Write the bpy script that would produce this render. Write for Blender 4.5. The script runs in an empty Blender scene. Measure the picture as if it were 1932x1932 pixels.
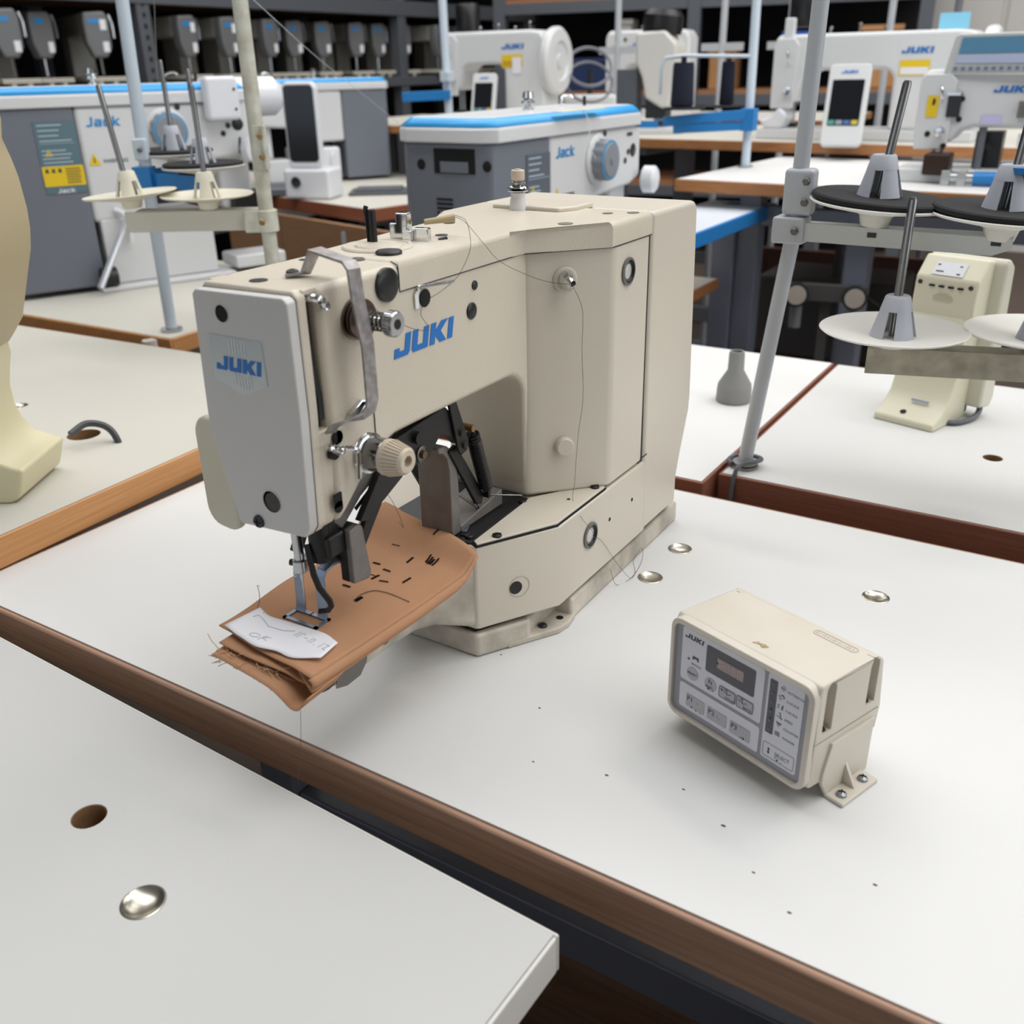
import bpy, bmesh, math, random
from mathutils import Vector, Matrix
random.seed(7)
S = bpy.context.scene
COL = S.collection
TZ = 0.76            # height of the work tables above the floor
PI = math.pi

# ------------------------------------------------------------------ camera
cam_d = bpy.data.cameras.new('camera'); cam_o = bpy.data.objects.new('camera', cam_d)
COL.objects.link(cam_o); S.camera = cam_o
cam_d.sensor_width = 36.0; cam_d.lens = 33.354
CM = [[0.846586, -0.210554, 0.488835], [0.53188, 0.369033, -0.76218], [-0.019916, 0.905252, 0.424408]]
cam_o.matrix_world = Matrix([[CM[r][0], CM[r][1], CM[r][2], (0, 0, TZ+0.48)[r]] for r in range(3)] + [[0, 0, 0, 1]])
cam_d.clip_start = 0.02; cam_d.clip_end = 60
cam_d.dof.use_dof = True; cam_d.dof.focus_distance = 0.86; cam_d.dof.aperture_fstop = 7.5

# ------------------------------------------------------------------ world, lights, exposure
W = bpy.data.worlds.new('hall_daylight'); S.world = W; W.use_nodes = True
bg = W.node_tree.nodes['Background']; bg.inputs[0].default_value = (0.80, 0.88, 1.0, 1); bg.inputs[1].default_value = 0.9
S.view_settings.view_transform = 'Standard'; S.view_settings.look = 'None'
S.view_settings.exposure = -0.52; S.view_settings.gamma = 1.0; S.view_settings.use_curve_mapping = False

def area(name, loc, size, power, color=(1, 1, 1), target=None, rot=None, spread=None):
    l = bpy.data.lights.new(name, 'AREA'); l.shape = 'RECTANGLE'; l.size, l.size_y = size
    l.energy = power; l.color = color
    if spread: l.spread = spread
    o = bpy.data.objects.new(name, l); COL.objects.link(o); o.location = loc
    if target is not None:
        d = Vector(target) - Vector(loc); o.rotation_euler = d.to_track_quat('-Z', 'Y').to_euler()
    elif rot: o.rotation_euler = rot
    return o
CEIL = 4.3
LAMPS = [(-5.3, 2.6), (-2.3, 2.6), (0.7, 2.6), (3.7, 2.6), (-5.3, 6.0), (-2.3, 6.0), (0.7, 6.0), (3.7, 6.0)]
for i, (x, y) in enumerate(LAMPS):
    area('ceiling_lamp_light', (x, y, CEIL-0.16), (1.5, 0.35), 38 if (x, y) == (0.7, 2.6) else 14, (1.0, 0.975, 0.94))
# soft overhead fill, added as two unseen roof-light strips to even out shadows
FILL_STRIPS = [(0.1, 1.0, 9.0, 1.7), (0.1, 4.4, 9.0, 1.7)]
for (x, y, w, d) in FILL_STRIPS:
    area('overhead_fill', (x, y, CEIL-0.02), (w, d), 235, (0.985, 0.99, 1.0))
# cool fill on the front faces, added behind the camera as unseen windows
area('window_daylight', (-2.6, -3.85, 2.0), (5.0, 2.6), 30, (0.74, 0.86, 1.0), rot=(math.radians(90), 0, 0))
# daylight through the window band in the right-hand wall
area('window_daylight', (5.9, 2.6, 2.3), (7.0, 2.2), 115, (0.93, 0.965, 1.0), rot=(math.radians(90), 0, math.radians(90)))

# ------------------------------------------------------------------ helpers
def lin(h):
    h = h.lstrip('#'); c = [int(h[i:i+2], 16)/255 for i in (0, 2, 4)]
    return tuple(v/12.92 if v <= .04045 else ((v+.055)/1.055)**2.4 for v in c) + (1,)

MATS = {}
def mat(name, col, rough=0.5, metal=0.0, bump=None, var=None, coat=0.0, emit=None, spec=0.5, trans=0.0, kind=None, grain=None):
    """bump=(scale,strength) noise relief; var=(scale,amount,hex2) colour mottling; grain = wood grain spec"""
    if name in MATS: return MATS[name]
    m = bpy.data.materials.new(name); m.use_nodes = True; nt = m.node_tree; n = nt.nodes; L = nt.links
    p = n['Principled BSDF']; c = lin(col) if isinstance(col, str) else tuple(col)
    p.inputs['Base Color'].default_value = c; p.inputs['Roughness'].default_value = rough
    p.inputs['Metallic'].default_value = metal
    p.inputs['Coat Weight'].default_value = coat; p.inputs['Specular IOR Level'].default_value = spec
    if trans: p.inputs['Transmission Weight'].default_value = trans
    if emit: p.inputs['Emission Color'].default_value = lin(emit[0]); p.inputs['Emission Strength'].default_value = emit[1]
    tc = None
    if bump or var or grain:
        tc = n.new('ShaderNodeTexCoord')
    if var:
        nz = n.new('ShaderNodeTexNoise'); nz.inputs['Scale'].default_value = var[0]; nz.inputs['Detail'].default_value = 6
        L.new(tc.outputs['Object'], nz.inputs['Vector'])
        r = n.new('ShaderNodeValToRGB'); r.color_ramp.elements[0].position = 0.5 - 0.5*var[1]; r.color_ramp.elements[1].position = 0.5 + 0.5*var[1]
        r.color_ramp.elements[0].color = lin(var[2]); r.color_ramp.elements[1].color = c
        L.new(nz.outputs['Fac'], r.inputs['Fac']); L.new(r.outputs['Color'], p.inputs['Base Color'])
    if grain:   # (axis scale xyz, dark hex, contrast)
        mp = n.new('ShaderNodeMapping'); mp.inputs['Scale'].default_value = grain[0]; L.new(tc.outputs['Object'], mp.inputs['Vector'])
        nz = n.new('ShaderNodeTexNoise'); nz.inputs['Scale'].default_value = 6; nz.inputs['Detail'].default_value = 8; nz.inputs['Roughness'].default_value = .65
        L.new(mp.outputs['Vector'], nz.inputs['Vector'])
        r = n.new('ShaderNodeValToRGB'); r.color_ramp.elements[0].position = .35; r.color_ramp.elements[1].position = .68
        r.color_ramp.elements[0].color = lin(grain[1]); r.color_ramp.elements[1].color = c
        L.new(nz.outputs['Fac'], r.inputs['Fac']); L.new(r.outputs['Color'], p.inputs['Base Color'])
    if bump:
        nb = n.new('ShaderNodeTexNoise'); nb.inputs['Scale'].default_value = bump[0]; nb.inputs['Detail'].default_value = 3
        L.new(tc.outputs['Object'], nb.inputs['Vector'])
        b = n.new('ShaderNodeBump'); b.inputs['Strength'].default_value = bump[1]; b.inputs['Distance'].default_value = bump[2] if len(bump) > 2 else 0.001
        L.new(nb.outputs['Fac'], b.inputs['Height']); L.new(b.outputs['Normal'], p.inputs['Normal'])
    MATS[name] = m
    return m

def V(*a): return Vector(a)
def smooth_path(pts, n=6, closed=False):
    P = [Vector(p) for p in pts]; out = []
    N = len(P)
    for i in range(N if closed else N-1):
        p0 = P[(i-1) % N] if closed or i > 0 else P[0]*2-P[1]
        p1 = P[i]; p2 = P[(i+1) % N]
        p3 = P[(i+2) % N] if closed or i+2 < N else P[-1]*2-P[-2]
        for k in range(n):
            t = k/n
            out.append(0.5*((2*p1)+(p2-p0)*t+(2*p0-5*p1+4*p2-p3)*t*t+(3*p1-p0-3*p2+p3)*t**3))
    if not closed: out.append(P[-1])
    return out
def arc2(cx, cy, r, a0, a1, n=6):
    return [(cx+r*math.cos(math.radians(a0+(a1-a0)*i/n)), cy+r*math.sin(math.radians(a0+(a1-a0)*i/n))) for i in range(n+1)]
def rrect(x0, y0, x1, y1, r, n=4):
    return arc2(x1-r, y1-r, r, 0, 90, n)+arc2(x0+r, y1-r, r, 90, 180, n)+arc2(x0+r, y0+r, r, 180, 270, n)+arc2(x1-r, y0+r, r, 270, 360, n)
def frame_from(d):
    d = Vector(d).normalized(); a = Vector((0, 0, 1)) if abs(d.z) < .9 else Vector((1, 0, 0))
    u = d.cross(a).normalized(); v = d.cross(u).normalized()
    return u, v, d

class B:
    """collects geometry for ONE mesh object"""
    def __init__(s, M=None): s.v = []; s.f = []; s.M = M
    def add(s, vs, fs):
        o = len(s.v)
        for p in vs:
            p = Vector(p); s.v.append(s.M @ p if s.M else p)
        s.f += [tuple(i+o for i in f) for f in fs]; return s
    def box(s, c, d, rz=0, M=None):
        x, y, z = d[0]/2, d[1]/2, d[2]/2
        T = Matrix.Translation(c) @ Matrix.Rotation(rz, 4, 'Z')
        if M is not None: T = Matrix.Translation(c) @ M
        vs = [T @ Vector(p) for p in ((-x,-y,-z),(x,-y,-z),(x,y,-z),(-x,y,-z),(-x,-y,z),(x,-y,z),(x,y,z),(-x,y,z))]
        return s.add(vs, [(0,3,2,1),(4,5,6,7),(0,1,5,4),(1,2,6,5),(2,3,7,6),(3,0,4,7)])
    def bx(s, x0, x1, y0, y1, z0, z1): return s.box(((x0+x1)/2,(y0+y1)/2,(z0+z1)/2),(x1-x0,y1-y0,z1-z0))
    def prism(s, poly, a, b, axis='z'):
        f = {'z': lambda p, h: (p[0], p[1], h), 'x': lambda p, h: (h, p[0], p[1]), 'y': lambda p, h: (p[0], h, p[1])}[axis]
        n = len(poly)
        return s.add([f(p, a) for p in poly]+[f(p, b) for p in poly],
                     [tuple(range(n))[::-1], tuple(range(n, 2*n))]+[(i, (i+1) % n, n+(i+1) % n, n+i) for i in range(n)])
    def loft(s, secs, cap=True, closed=True):
        n = len(secs[0]); vs = [p for q in secs for p in q]; fs = []
        for k in range(len(secs)-1):
            for i in range(n if closed else n-1):
                j = (i+1) % n; fs.append((k*n+i, k*n+j, (k+1)*n+j, (k+1)*n+i))
        if cap and closed: fs += [tuple(range(n))[::-1], tuple(range((len(secs)-1)*n, len(secs)*n))]
        return s.add(vs, fs)
    def topround(s, poly, z0, z1, r, seg=4):
        bm = bmesh.new(); lo = [bm.verts.new((p[0], p[1], z0)) for p in poly]; hi = [bm.verts.new((p[0], p[1], z1)) for p in poly]; n = len(poly)
        bm.faces.new(lo[::-1]); bm.faces.new(hi)
        for i in range(n): bm.faces.new((lo[i], lo[(i+1) % n], hi[(i+1) % n], hi[i]))
        es = [e for e in bm.edges if all(abs(v.co.z-z1) < 1e-7 for v in e.verts)]
        bmesh.ops.bevel(bm, geom=es, offset=r, segments=seg, profile=.5, affect='EDGES')
        bm.verts.index_update(); s.add([v.co.copy() for v in bm.verts], [tuple(v.index for v in f.verts) for f in bm.faces]); bm.free(); return s
    def lathe(s, prof, o=(0,0,0), d=(0,0,1), seg=20, a0=0, sweep=None):
        u, v, d = frame_from(d); o = Vector(o); secs = []
        for r, h in prof:
            r = max(r, 1e-5)
            secs.append([o+d*h+(u*math.cos(2*PI*i/seg)+v*math.sin(2*PI*i/seg))*r for i in range(seg)])
        return s.loft(secs)
    def cyl(s, o, d, r, h, seg=16, ch=0):
        if ch: return s.lathe([(r-ch,0),(r,ch),(r,h-ch),(r-ch,h)], o, d, seg)
        return s.lathe([(r,0),(r,h)], o, d, seg)
    def tube(s, pts, r, seg=6, closed=False, taper=None):
        P = [Vector(p) for p in pts]; N = len(P); secs = []; u = None
        for i, p in enumerate(P):
            t = (P[(i+1) % N]-P[i-1]) if closed or 0 < i < N-1 else (P[1]-P[0] if i == 0 else P[-1]-P[-2])
            t.normalize()
            if u is None: u = frame_from(t)[0]
            u = (u-t*u.dot(t));  u = u.normalized() if u.length > 1e-6 else frame_from(t)[0]
            w = t.cross(u); rr = r if taper is None else r*(taper[0]+(taper[1]-taper[0])*i/(N-1))
            secs.append([p+(u*math.cos(2*PI*k/seg)+w*math.sin(2*PI*k/seg))*rr for k in range(seg)])
        if closed: secs.append(secs[0]); return s.loft(secs, cap=False)
        return s.loft(secs)
    def strip(s, pts, w, wd, th):
        """flat bar: path, width, width direction, thickness"""
        P = [Vector(p) for p in pts]; wd0 = Vector(wd); secs = []; N = len(P)
        for i, p in enumerate(P):
            if i == 0: t = P[1]-P[0]
            elif i == N-1: t = P[-1]-P[-2]
            else: t = (P[i+1]-P[i]).normalized()+(P[i]-P[i-1]).normalized()
            t.normalize(); d = (wd0-t*wd0.dot(t)).normalized(); nn = t.cross(d)
            k = 1.0
            if 0 < i < N-1:
                c = t.dot((P[i+1]-P[i]).normalized()); k = 1/max(c, .5)
            a, b = d*w/2, nn*th/2*k
            secs.append([p-a-b, p+a-b, p+a+b, p-a+b])
        return s.loft(secs)
    def torus(s, o, d, R, r, seg=24, s2=8):
        u, v, d = frame_from(d); o = Vector(o)
        pts = [o+(u*math.cos(2*PI*i/seg)+v*math.sin(2*PI*i/seg))*R for i in range(seg)]
        return s.tube(pts, r, s2, closed=True)
    def helix(s, p0, p1, R, r, turns, n=10, seg=5):
        p0, p1 = Vector(p0), Vector(p1); u, v, d = frame_from(p1-p0); L = (p1-p0).length
        N = int(turns*n); pts = [p0+d*(L*i/N)+(u*math.cos(2*PI*i/n)+v*math.sin(2*PI*i/n))*R for i in range(N+1)]
        return s.tube(pts, r, seg)
    def text(s, body, size, o, ux, uy, ext=0.0001, align='LEFT', sx=1.0, shear=0.0):
        cu = bpy.data.curves.new('t', 'FONT'); cu.body = body; cu.size = size; cu.extrude = ext; cu.align_x = align; cu.resolution_u = 2
        cu.shear = shear
        ob = bpy.data.objects.new('t', cu); COL.objects.link(ob)
        me = bpy.data.meshes.new_from_object(ob)
        bpy.data.objects.remove(ob); bpy.data.curves.remove(cu)
        ux, uy = Vector(ux).normalized(), Vector(uy).normalized(); un = ux.cross(uy); o = Vector(o)
        s.add([o+ux*(p.co.x*sx)+uy*p.co.y+un*p.co.z for p in me.vertices], [tuple(f.vertices) for f in me.polygons])
        bpy.data.meshes.remove(me); return s
    def flat(s, poly, o, ux, uy, th=0.0002):
        """thin plate with outline poly in the (ux,uy) plane, thickness along ux x uy"""
        ux, uy = Vector(ux).normalized(), Vector(uy).normalized(); un = ux.cross(uy); o = Vector(o); n = len(poly)
        return s.add([o+ux*p[0]+uy*p[1] for p in poly]+[o+ux*p[0]+uy*p[1]+un*th for p in poly],
                     [tuple(range(n))[::-1], tuple(range(n, 2*n))]+[(i, (i+1) % n, n+(i+1) % n, n+i) for i in range(n)])
    def mesh(s, name, m):
        me = bpy.data.meshes.new(name); me.from_pydata([tuple(p) for p in s.v], [], s.f)
        bm = bmesh.new(); bm.from_mesh(me); bmesh.ops.recalc_face_normals(bm, faces=bm.faces); bm.to_mesh(me); bm.free()
        me.materials.append(m); return me
    def obj(s, name, m, parent=None, bevel=0, seg=2, smooth=True, angle=35, label=None, loc=None, rz=0, wn=True):
        me = s.mesh(name, m)
        if smooth:
            me.shade_smooth(); me.set_sharp_from_angle(angle=math.radians(angle))
        o = bpy.data.objects.new(name, me); COL.objects.link(o)
        if parent is not None: o.parent = parent
        if loc is not None: o.location = loc
        if rz: o.rotation_euler = (0, 0, rz)
        if bevel:
            b = o.modifiers.new('edge', 'BEVEL'); b.width = bevel; b.segments = seg; b.limit_method = 'ANGLE'; b.angle_limit = math.radians(32)
            b.harden_normals = True
        if label: o['label'] = label
        return o

def tag(o, label, cat, group=None):
    o['label'] = label; o['category'] = cat
    if group: o['group'] = group
    return o
def thing(name, label, cat, loc=(0, 0, 0), rz=0, group=None):
    o = bpy.data.objects.new(name, None); COL.objects.link(o); o.empty_display_size = .05
    o.location = loc; o.rotation_euler = (0, 0, rz)
    return tag(o, label, cat, group)
def struct(o): o['kind'] = 'structure'; return o
def dup(root, loc, rz=0, label=None, scale=None):
    r = root.copy(); COL.objects.link(r); r.location = loc; r.rotation_euler = (0, 0, rz)
    if label: r['label'] = label
    if scale: r.scale = scale
    for ch in root.children:
        c = ch.copy(); COL.objects.link(c); c.parent = r
        for g in ch.children:
            d = g.copy(); COL.objects.link(d); d.parent = c
    return r

def carve(o, *cuts):
    """subtract builder shapes from a mesh object for real recesses"""
    cs_ = []
    for c in cuts:
        q = c.obj('cut', o.data.materials[0]); q.matrix_world = o.matrix_world.copy() if o.parent is None else Matrix(); cs_.append(q)
        m = o.modifiers.new('cut', 'BOOLEAN'); m.object = q; m.operation = 'DIFFERENCE'; m.solver = 'EXACT'
    par = o.parent; o.parent = None
    bpy.context.view_layer.update(); dg = bpy.context.evaluated_depsgraph_get()
    me = bpy.data.meshes.new_from_object(o.evaluated_get(dg)); o.modifiers.clear(); o.data = me
    o.parent = par; me.shade_smooth(); me.set_sharp_from_angle(angle=math.radians(35))
    for q in cs_: bpy.data.objects.remove(q)
    return o

# brush lettering of the machine maker's logo: letter outlines on a height of 1
LOGO_A = [([(0,0),(0,.44),(.36,.44),(.36,.27),(.74,.27),(.74,1),(1.14,1),(1.14,.14),(1.02,0)], 0),
          ([(0,1),(.4,1),(.4,.27),(.84,.27),(.84,1),(1.24,1),(1.24,0),(.14,0),(0,.14)], 1.3),
          ([(0,0),(0,1),(.4,1),(.4,.62),(.8,1),(1.34,1),(.82,.53),(1.34,0),(.82,0),(.4,.4),(.4,0)], 2.7),
          ([(0,0),(.4,0),(.4,1),(0,1)], 4.14)]
LOGO_B = [([(0,0),(.06,.2),(.5,.2),(.5,1),(.74,1),(.74,.16),(.6,0)], 0),
          ([(.1,0),(0,.1),(0,.36),(.1,.45),(.62,.45),(.62,.56),(.06,.56),(.06,.74),(.74,.74),(.86,.64),(.86,0),(.62,0),(.62,.28),(.22,.28),(.22,.17),(.62,.17),(.62,0)], .95),
          ([(.12,0),(0,.12),(0,.62),(.12,.74),(.8,.74),(.86,.56),(.24,.56),(.24,.18),(.8,.18),(.86,0)], 2.0),
          ([(0,0),(0,1),(.24,1),(.24,.48),(.62,.74),(.96,.74),(.46,.4),(.96,0),(.62,0),(.24,.3),(.24,0)], 3.03)]
def logo(b, letters, o, ux, uy, h, width, shear=.22, th=.0002):
    tot = max(p[0]+x for L, x in letters for p in L)+shear*0
    k = (width-shear*h)/(tot*h)
    for L, x in letters:
        b.flat([((p[0]+x)*h*k+shear*p[1]*h, p[1]*h) for p in L], o, ux, uy, th)
    return b

# ------------------------------------------------------------------ palette
PAINT = mat('cream_crackle_paint', '#d3cab9', .36, bump=(620, .55, .0006), var=(9, .9, '#cec4b2'))
PAINT_S = mat('cream_smooth_paint', '#d2cabb', .38, bump=(700, .2, .0004))
PAINT_W = mat('pale_face_paint', '#cdccc9', .4, bump=(700, .35, .0005))
DIRTY = mat('soiled_cream_paint', '#d0c8b9', .5, bump=(500, .12, .0006), var=(28, .35, '#9d958a'))
PLAS_G = mat('yellowed_guard_plastic', '#c9c5b2', .35)
BLACK = mat('black_oxide_steel', '#1d1c1c', .42, .3)
BLACKP = mat('black_plastic_plug', '#161617', .35)
DARKM = mat('dark_steel_plate', '#3e4042', .4, .8)
CASTM = mat('raw_cast_metal', '#86827e', .5, .35, bump=(300, .35, .0006), var=(60, .8, '#6a6561'))
STEEL = mat('bright_steel', '#b9bbbd', .22, 1.0)
BLUESTEEL = mat('blued_foot_steel', '#8b97a8', .32, .7)
CHROME = mat('chrome', '#d4d6d8', .1, 1.0)
BRASS = mat('brass_pin', '#9c8257', .3, .9)
BEIGE = mat('beige_knob_plastic', '#cdbfab', .45)
BLUE = mat('logo_blue_ink', '#0f6fbe', .4)
DARKINK = mat('dark_grey_ink', '#3a3b40', .5)
HOLE = mat('dark_hole', '#0a0a0a', .8)
LAM = mat('white_laminate', '#dbdbda', .55, spec=.3, bump=(500, .03, .0003), var=(3, .8, '#d5d5d3'))
LAMW = mat('warm_white_laminate', '#cac7bd', .55, spec=.3, bump=(500, .03, .0003))
THREAD = mat('dark_thread', '#4b4038', .8)
BLUETAPE = mat('blue_protective_tape', '#35a3e6', .35)

# ================================================================== room shell
FLOOR = mat('concrete_floor', '#5f5148', .7, bump=(40, .2, .002), var=(2.5, .8, '#4c4038'))
WALL = mat('painted_wall', '#cfcdc8', .8, bump=(60, .1, .002))
CEILM = mat('ceiling_white', '#dddbd6', .85)
RX0, RX1, RY0, RY1 = -11.0, 6.0, -4.0, 13.0
struct(B().bx(RX0, RX1, RY0, RY1, -.1, 0).obj('floor', FLOOR))
ce = B(); yy = RY0
for (x, y, w, d) in FILL_STRIPS:
    ce.bx(RX0, RX1, yy, y-d/2, CEIL, CEIL+.1); ce.bx(RX0, x-w/2, y-d/2, y+d/2, CEIL, CEIL+.1); ce.bx(x+w/2, RX1, y-d/2, y+d/2, CEIL, CEIL+.1); yy = y+d/2
ce.bx(RX0, RX1, yy, RY1, CEIL, CEIL+.1)
struct(ce.obj('ceiling', CEILM))
for k, (x, y, w, d) in enumerate(FILL_STRIPS):
    struct(B().bx(x-w/2, x+w/2, y-d/2, y+d/2, CEIL+.02, CEIL+.05).obj('window_%d' % (k+3), mat('fill_strip_sheet', '#f2f4f5', .6)))  # sheet over the added overhead fill, built like a roof light
struct(B().bx(RX0, RX1, RY1, RY1+.15, 0, CEIL).obj('wall_back', WALL))
struct(B().bx(RX0-.15, RX0, RY0, RY1, 0, CEIL).obj('wall_left', WALL))
wr = B(); wr.bx(RX1, RX1+.15, RY0, -.9, 0, CEIL); wr.bx(RX1, RX1+.15, 6.1, RY1, 0, CEIL); wr.bx(RX1, RX1+.15, -.9, 6.1, 0, 1.2); wr.bx(RX1, RX1+.15, -.9, 6.1, 3.4, CEIL)
struct(wr.obj('wall_right', WALL))
wf = B()
wf.bx(RX0, -5.2, RY0-.15, RY0, 0, CEIL); wf.bx(0.0, RX1, RY0-.15, RY0, 0, CEIL)
wf.bx(-5.2, 0.0, RY0-.15, RY0, 0, .7); wf.bx(-5.2, 0.0, RY0-.15, RY0, 3.4, CEIL)
struct(wf.obj('wall_front', WALL))
w1 = struct(B().bx(-5.2, 0, RY0-.12, RY0-.1, .7, 3.4).obj('window_1', mat('window_glass', '#ffffff', .02, trans=1.0, spec=.3)))  # unseen window added to go with the cool fill light
for k in range(6):
    B().bx(-5.2+k*1.04-.02, -5.2+k*1.04+.02, RY0-.14, RY0-.06, .7, 3.4).obj('mullion', CEILM, w1)
w2 = struct(B().bx(RX1+.1, RX1+.12, -.9, 6.1, 1.2, 3.4).obj('window_2', MATS['window_glass']))
for k in range(8):
    B().bx(RX1+.06, RX1+.14, -.9+k-.02, -.9+k+.02, 1.2, 3.4).obj('mullion', CEILM, w2)
LAMPM = mat('lamp_diffuser', '#ffffff', .5, emit=('#fff6e8', 6.0))
for i, (x, y) in enumerate(LAMPS):
    t = thing('ceiling_lamp', 'long white fluorescent lamp on the hall ceiling', 'lamp', (x, y, CEIL), 0, 'fluorescent lamps on the hall ceiling')
    B().bx(-.8, .8, -.2, .2, -.1, 0).obj('housing', CEILM, t, bevel=.01)
    for s in (-1, 1):
        B().cyl((-.76, s*.09, -.125), (1, 0, 0), .016, 1.52, 10).obj('tube', LAMPM, t)

# ================================================================== near tables
WALNUT = mat('walnut_edge_band', '#b8937a', .5, grain=((1.2, 60, 60), '#9a7863', 1), bump=(200, .15, .0005))
OAK = mat('oak_edge_band', '#d39c66', .45, grain=((6, 1.0, 40), '#c08650', 1))
MAHOG = mat('mahogany_edge_band', '#96624d', .5, grain=((1.2, 60, 60), '#845240', 1))
GREYEDGE = mat('pale_edge_band', '#d6d4cf', .45)
MDF = mat('chipboard_core', '#8a6a48', .8, bump=(200, .4, .001))
FRAME = mat('grey_powder_coat', '#6d7078', .45, .2)

def plate_holes(poly, holes, z0, z1):
    """flat slab with round through-holes, as builder geometry"""
    bm = bmesh.new(); edges = []; loops = []
    for lp in [poly]+[[(hx+r*math.cos(2*PI*i/24), hy+r*math.sin(2*PI*i/24)) for i in range(24)] for hx, hy, r in holes]:
        vs = [bm.verts.new((p[0], p[1], 0)) for p in lp]; loops.append(len(vs))
        edges += [bm.edges.new((vs[i], vs[(i+1) % len(vs)])) for i in range(len(vs))]
    bmesh.ops.triangle_fill(bm, edges=edges, use_beauty=True)
    bm.verts.ensure_lookup_table(); bm.verts.index_update()
    n = len(bm.verts); co = [v.co.copy() for v in bm.verts]
    fs = [tuple(v.index for v in f.verts) for f in bm.faces]; bm.free()
    b = B(); vs = [(c.x, c.y, z0) for c in co]+[(c.x, c.y, z1) for c in co]; F = [f[::-1] for f in fs]+[tuple(i+n for i in f) for f in fs]
    k = 0
    for L in loops:
        F += [(k+i, k+(i+1) % L, n+k+(i+1) % L, n+k+i) for i in range(L)]; k += L
    return b.add(vs, F)

CAPM = mat('polished_cap_metal', '#b9b5aa', .27, 1.0)
def hole_cap(t, x, y, r=.0125, z=0):
    """shallow dished metal cap let into a table hole"""
    prof = [(.0005, -.003), (r*.5, -.0026), (r*.86, -.0008), (r*.97, .0006), (r*1.04, .0002), (r*1.05, -.004), (r*.6, -.006), (.0005, -.006)]
    return B().lathe(prof, (x, y, z), (0, 0, 1), 28).obj('hole_cap', CAPM, t)

def table(name, label, x0, x1, y0, y1, z, th, topm, bandm, holes=(), caps=(), loc=None, rz=0, band=.0025, open_holes=True, group=None, legs=True, sides='fblr', hcore=MDF, bev=.003):
    """work table in its own frame; loc = world origin of that frame"""
    t = thing(name, label, 'table', (loc[0], loc[1], 0) if loc else (0, 0, 0), rz, group)
    hs = list(holes)+[(c[0], c[1], c[2] if len(c) > 2 else .0131) for c in caps]
    b = band
    plate_holes([(x0+b, y0+b), (x1-b, y0+b), (x1-b, y1-b), (x0+b, y1-b)], hs, z-th, z).obj('table_top', topm, t, smooth=False)
    if 'f' in sides: B().bx(x0, x1, y0, y0+b, z-th, z-.0004).obj('edge_band', bandm, t, bevel=min(bev, b*.9), seg=3)
    if 'b' in sides: B().bx(x0, x1, y1-b, y1, z-th, z-.0004).obj('edge_band', bandm, t, bevel=min(bev, b*.9))
    if 'l' in sides: B().bx(x0, x0+b, y0+b, y1-b, z-th, z-.0004).obj('edge_band', bandm, t, bevel=min(bev, b*.9))
    if 'r' in sides: B().bx(x1-b, x1, y0+b, y1-b, z-th, z-.0004).obj('edge_band', bandm, t, bevel=min(bev, b*.9))
    for h in holes:   # chipboard shows on the bore wall
        B().lathe([(h[2]*1.0, z-th+.0005), (h[2]*1.0, z-.0006), (h[2]-.0006, z-.0006), (h[2]-.0006, z-th+.0005)], (h[0], h[1], 0), (0, 0, 1), 24).obj('bore_wall', hcore, t)
    for c in caps: hole_cap(t, c[0], c[1], (c[2] if len(c) > 2 else .0131)*.95, z)
    if legs:
        for sx in (x0+.12, x1-.12):
            B().bx(sx-.03, sx+.03, (y0+y1)/2-.03, (y0+y1)/2+.03, .06, z-th-.03).obj('leg', FRAME, t, bevel=.004)
            B().bx(sx-.03, sx+.03, y0+.06, y1-.06, 0, .06).obj('foot', FRAME, t, bevel=.004)
            B().bx(sx-.03, sx+.03, y0+.06, y1-.06, z-th-.03, z-th).obj('bracket', FRAME, t, bevel=.004)
        B().bx(x0+.15, x1-.15, (y0+y1)/2-.02, (y0+y1)/2+.02, .28, .34).obj('crossbar', FRAME, t, bevel=.004)
    return t

main_t = table('work_table', 'white work table with walnut front edge carrying the bartack machine', -.958, .36, .413, 1.0235, TZ, .04, LAM, WALNUT,
               caps=[(-.344, .798), (-.343, .873), (-.136, .873)], band=.006, bev=.005)
# low shelf board under the bartack table
B().bx(-.75, .2, .52, .95, .16, .185).obj('shelf_board', mat('dark_shelf_wood', '#6b4a33', .6, grain=((1, 20, 20), '#543824', 1)), main_t, bevel=.002)
front_t = table('work_table', 'white table with pale edge in the front left corner nearest the camera', -.73, 0, -.62, 0, TZ, .031, mat('shaded_white_laminate', '#c4c4c2', .55, spec=.3, bump=(500, .03, .0003)), GREYEDGE,  # white laminate darkened: the shade over this table is in its colour
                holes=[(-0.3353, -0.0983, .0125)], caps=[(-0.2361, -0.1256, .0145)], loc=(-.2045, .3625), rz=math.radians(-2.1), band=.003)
left_t = table('work_table', 'cream white table with oak edge under the cream panel stand on the left', -1.35, 0, -.75, .62, TZ+.0365, .036, LAMW, OAK,
               holes=[(-0.1841, 0.2436, .022)], caps=[(-0.4992, 0.6433, .014), (-0.3783, 0.2857, .013)], loc=(-.9545, .485), rz=math.radians(3.5), band=.004)
rear_r = table('work_table', 'white table with dark mahogany edge carrying the cream terminal and grey thread stand', -.384, .62, 1.0945, 1.66, TZ, .042, mat('dimmed_white_laminate', '#cdcdcb', .55, spec=.3, bump=(500, .03, .0003)), MAHOG,  # darker copy of the white laminate, shade on this table put into the colour
               holes=[(-0.0901, 1.3196, .0125)], band=.004, bev=.003)
rear_m = table('work_table', 'white table with brown edge behind the bartack machine holding the grey rubber funnel', -.93, -.389, 1.055, 1.664, TZ, .042, LAM, MAHOG, band=.004, bev=.003)

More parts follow.
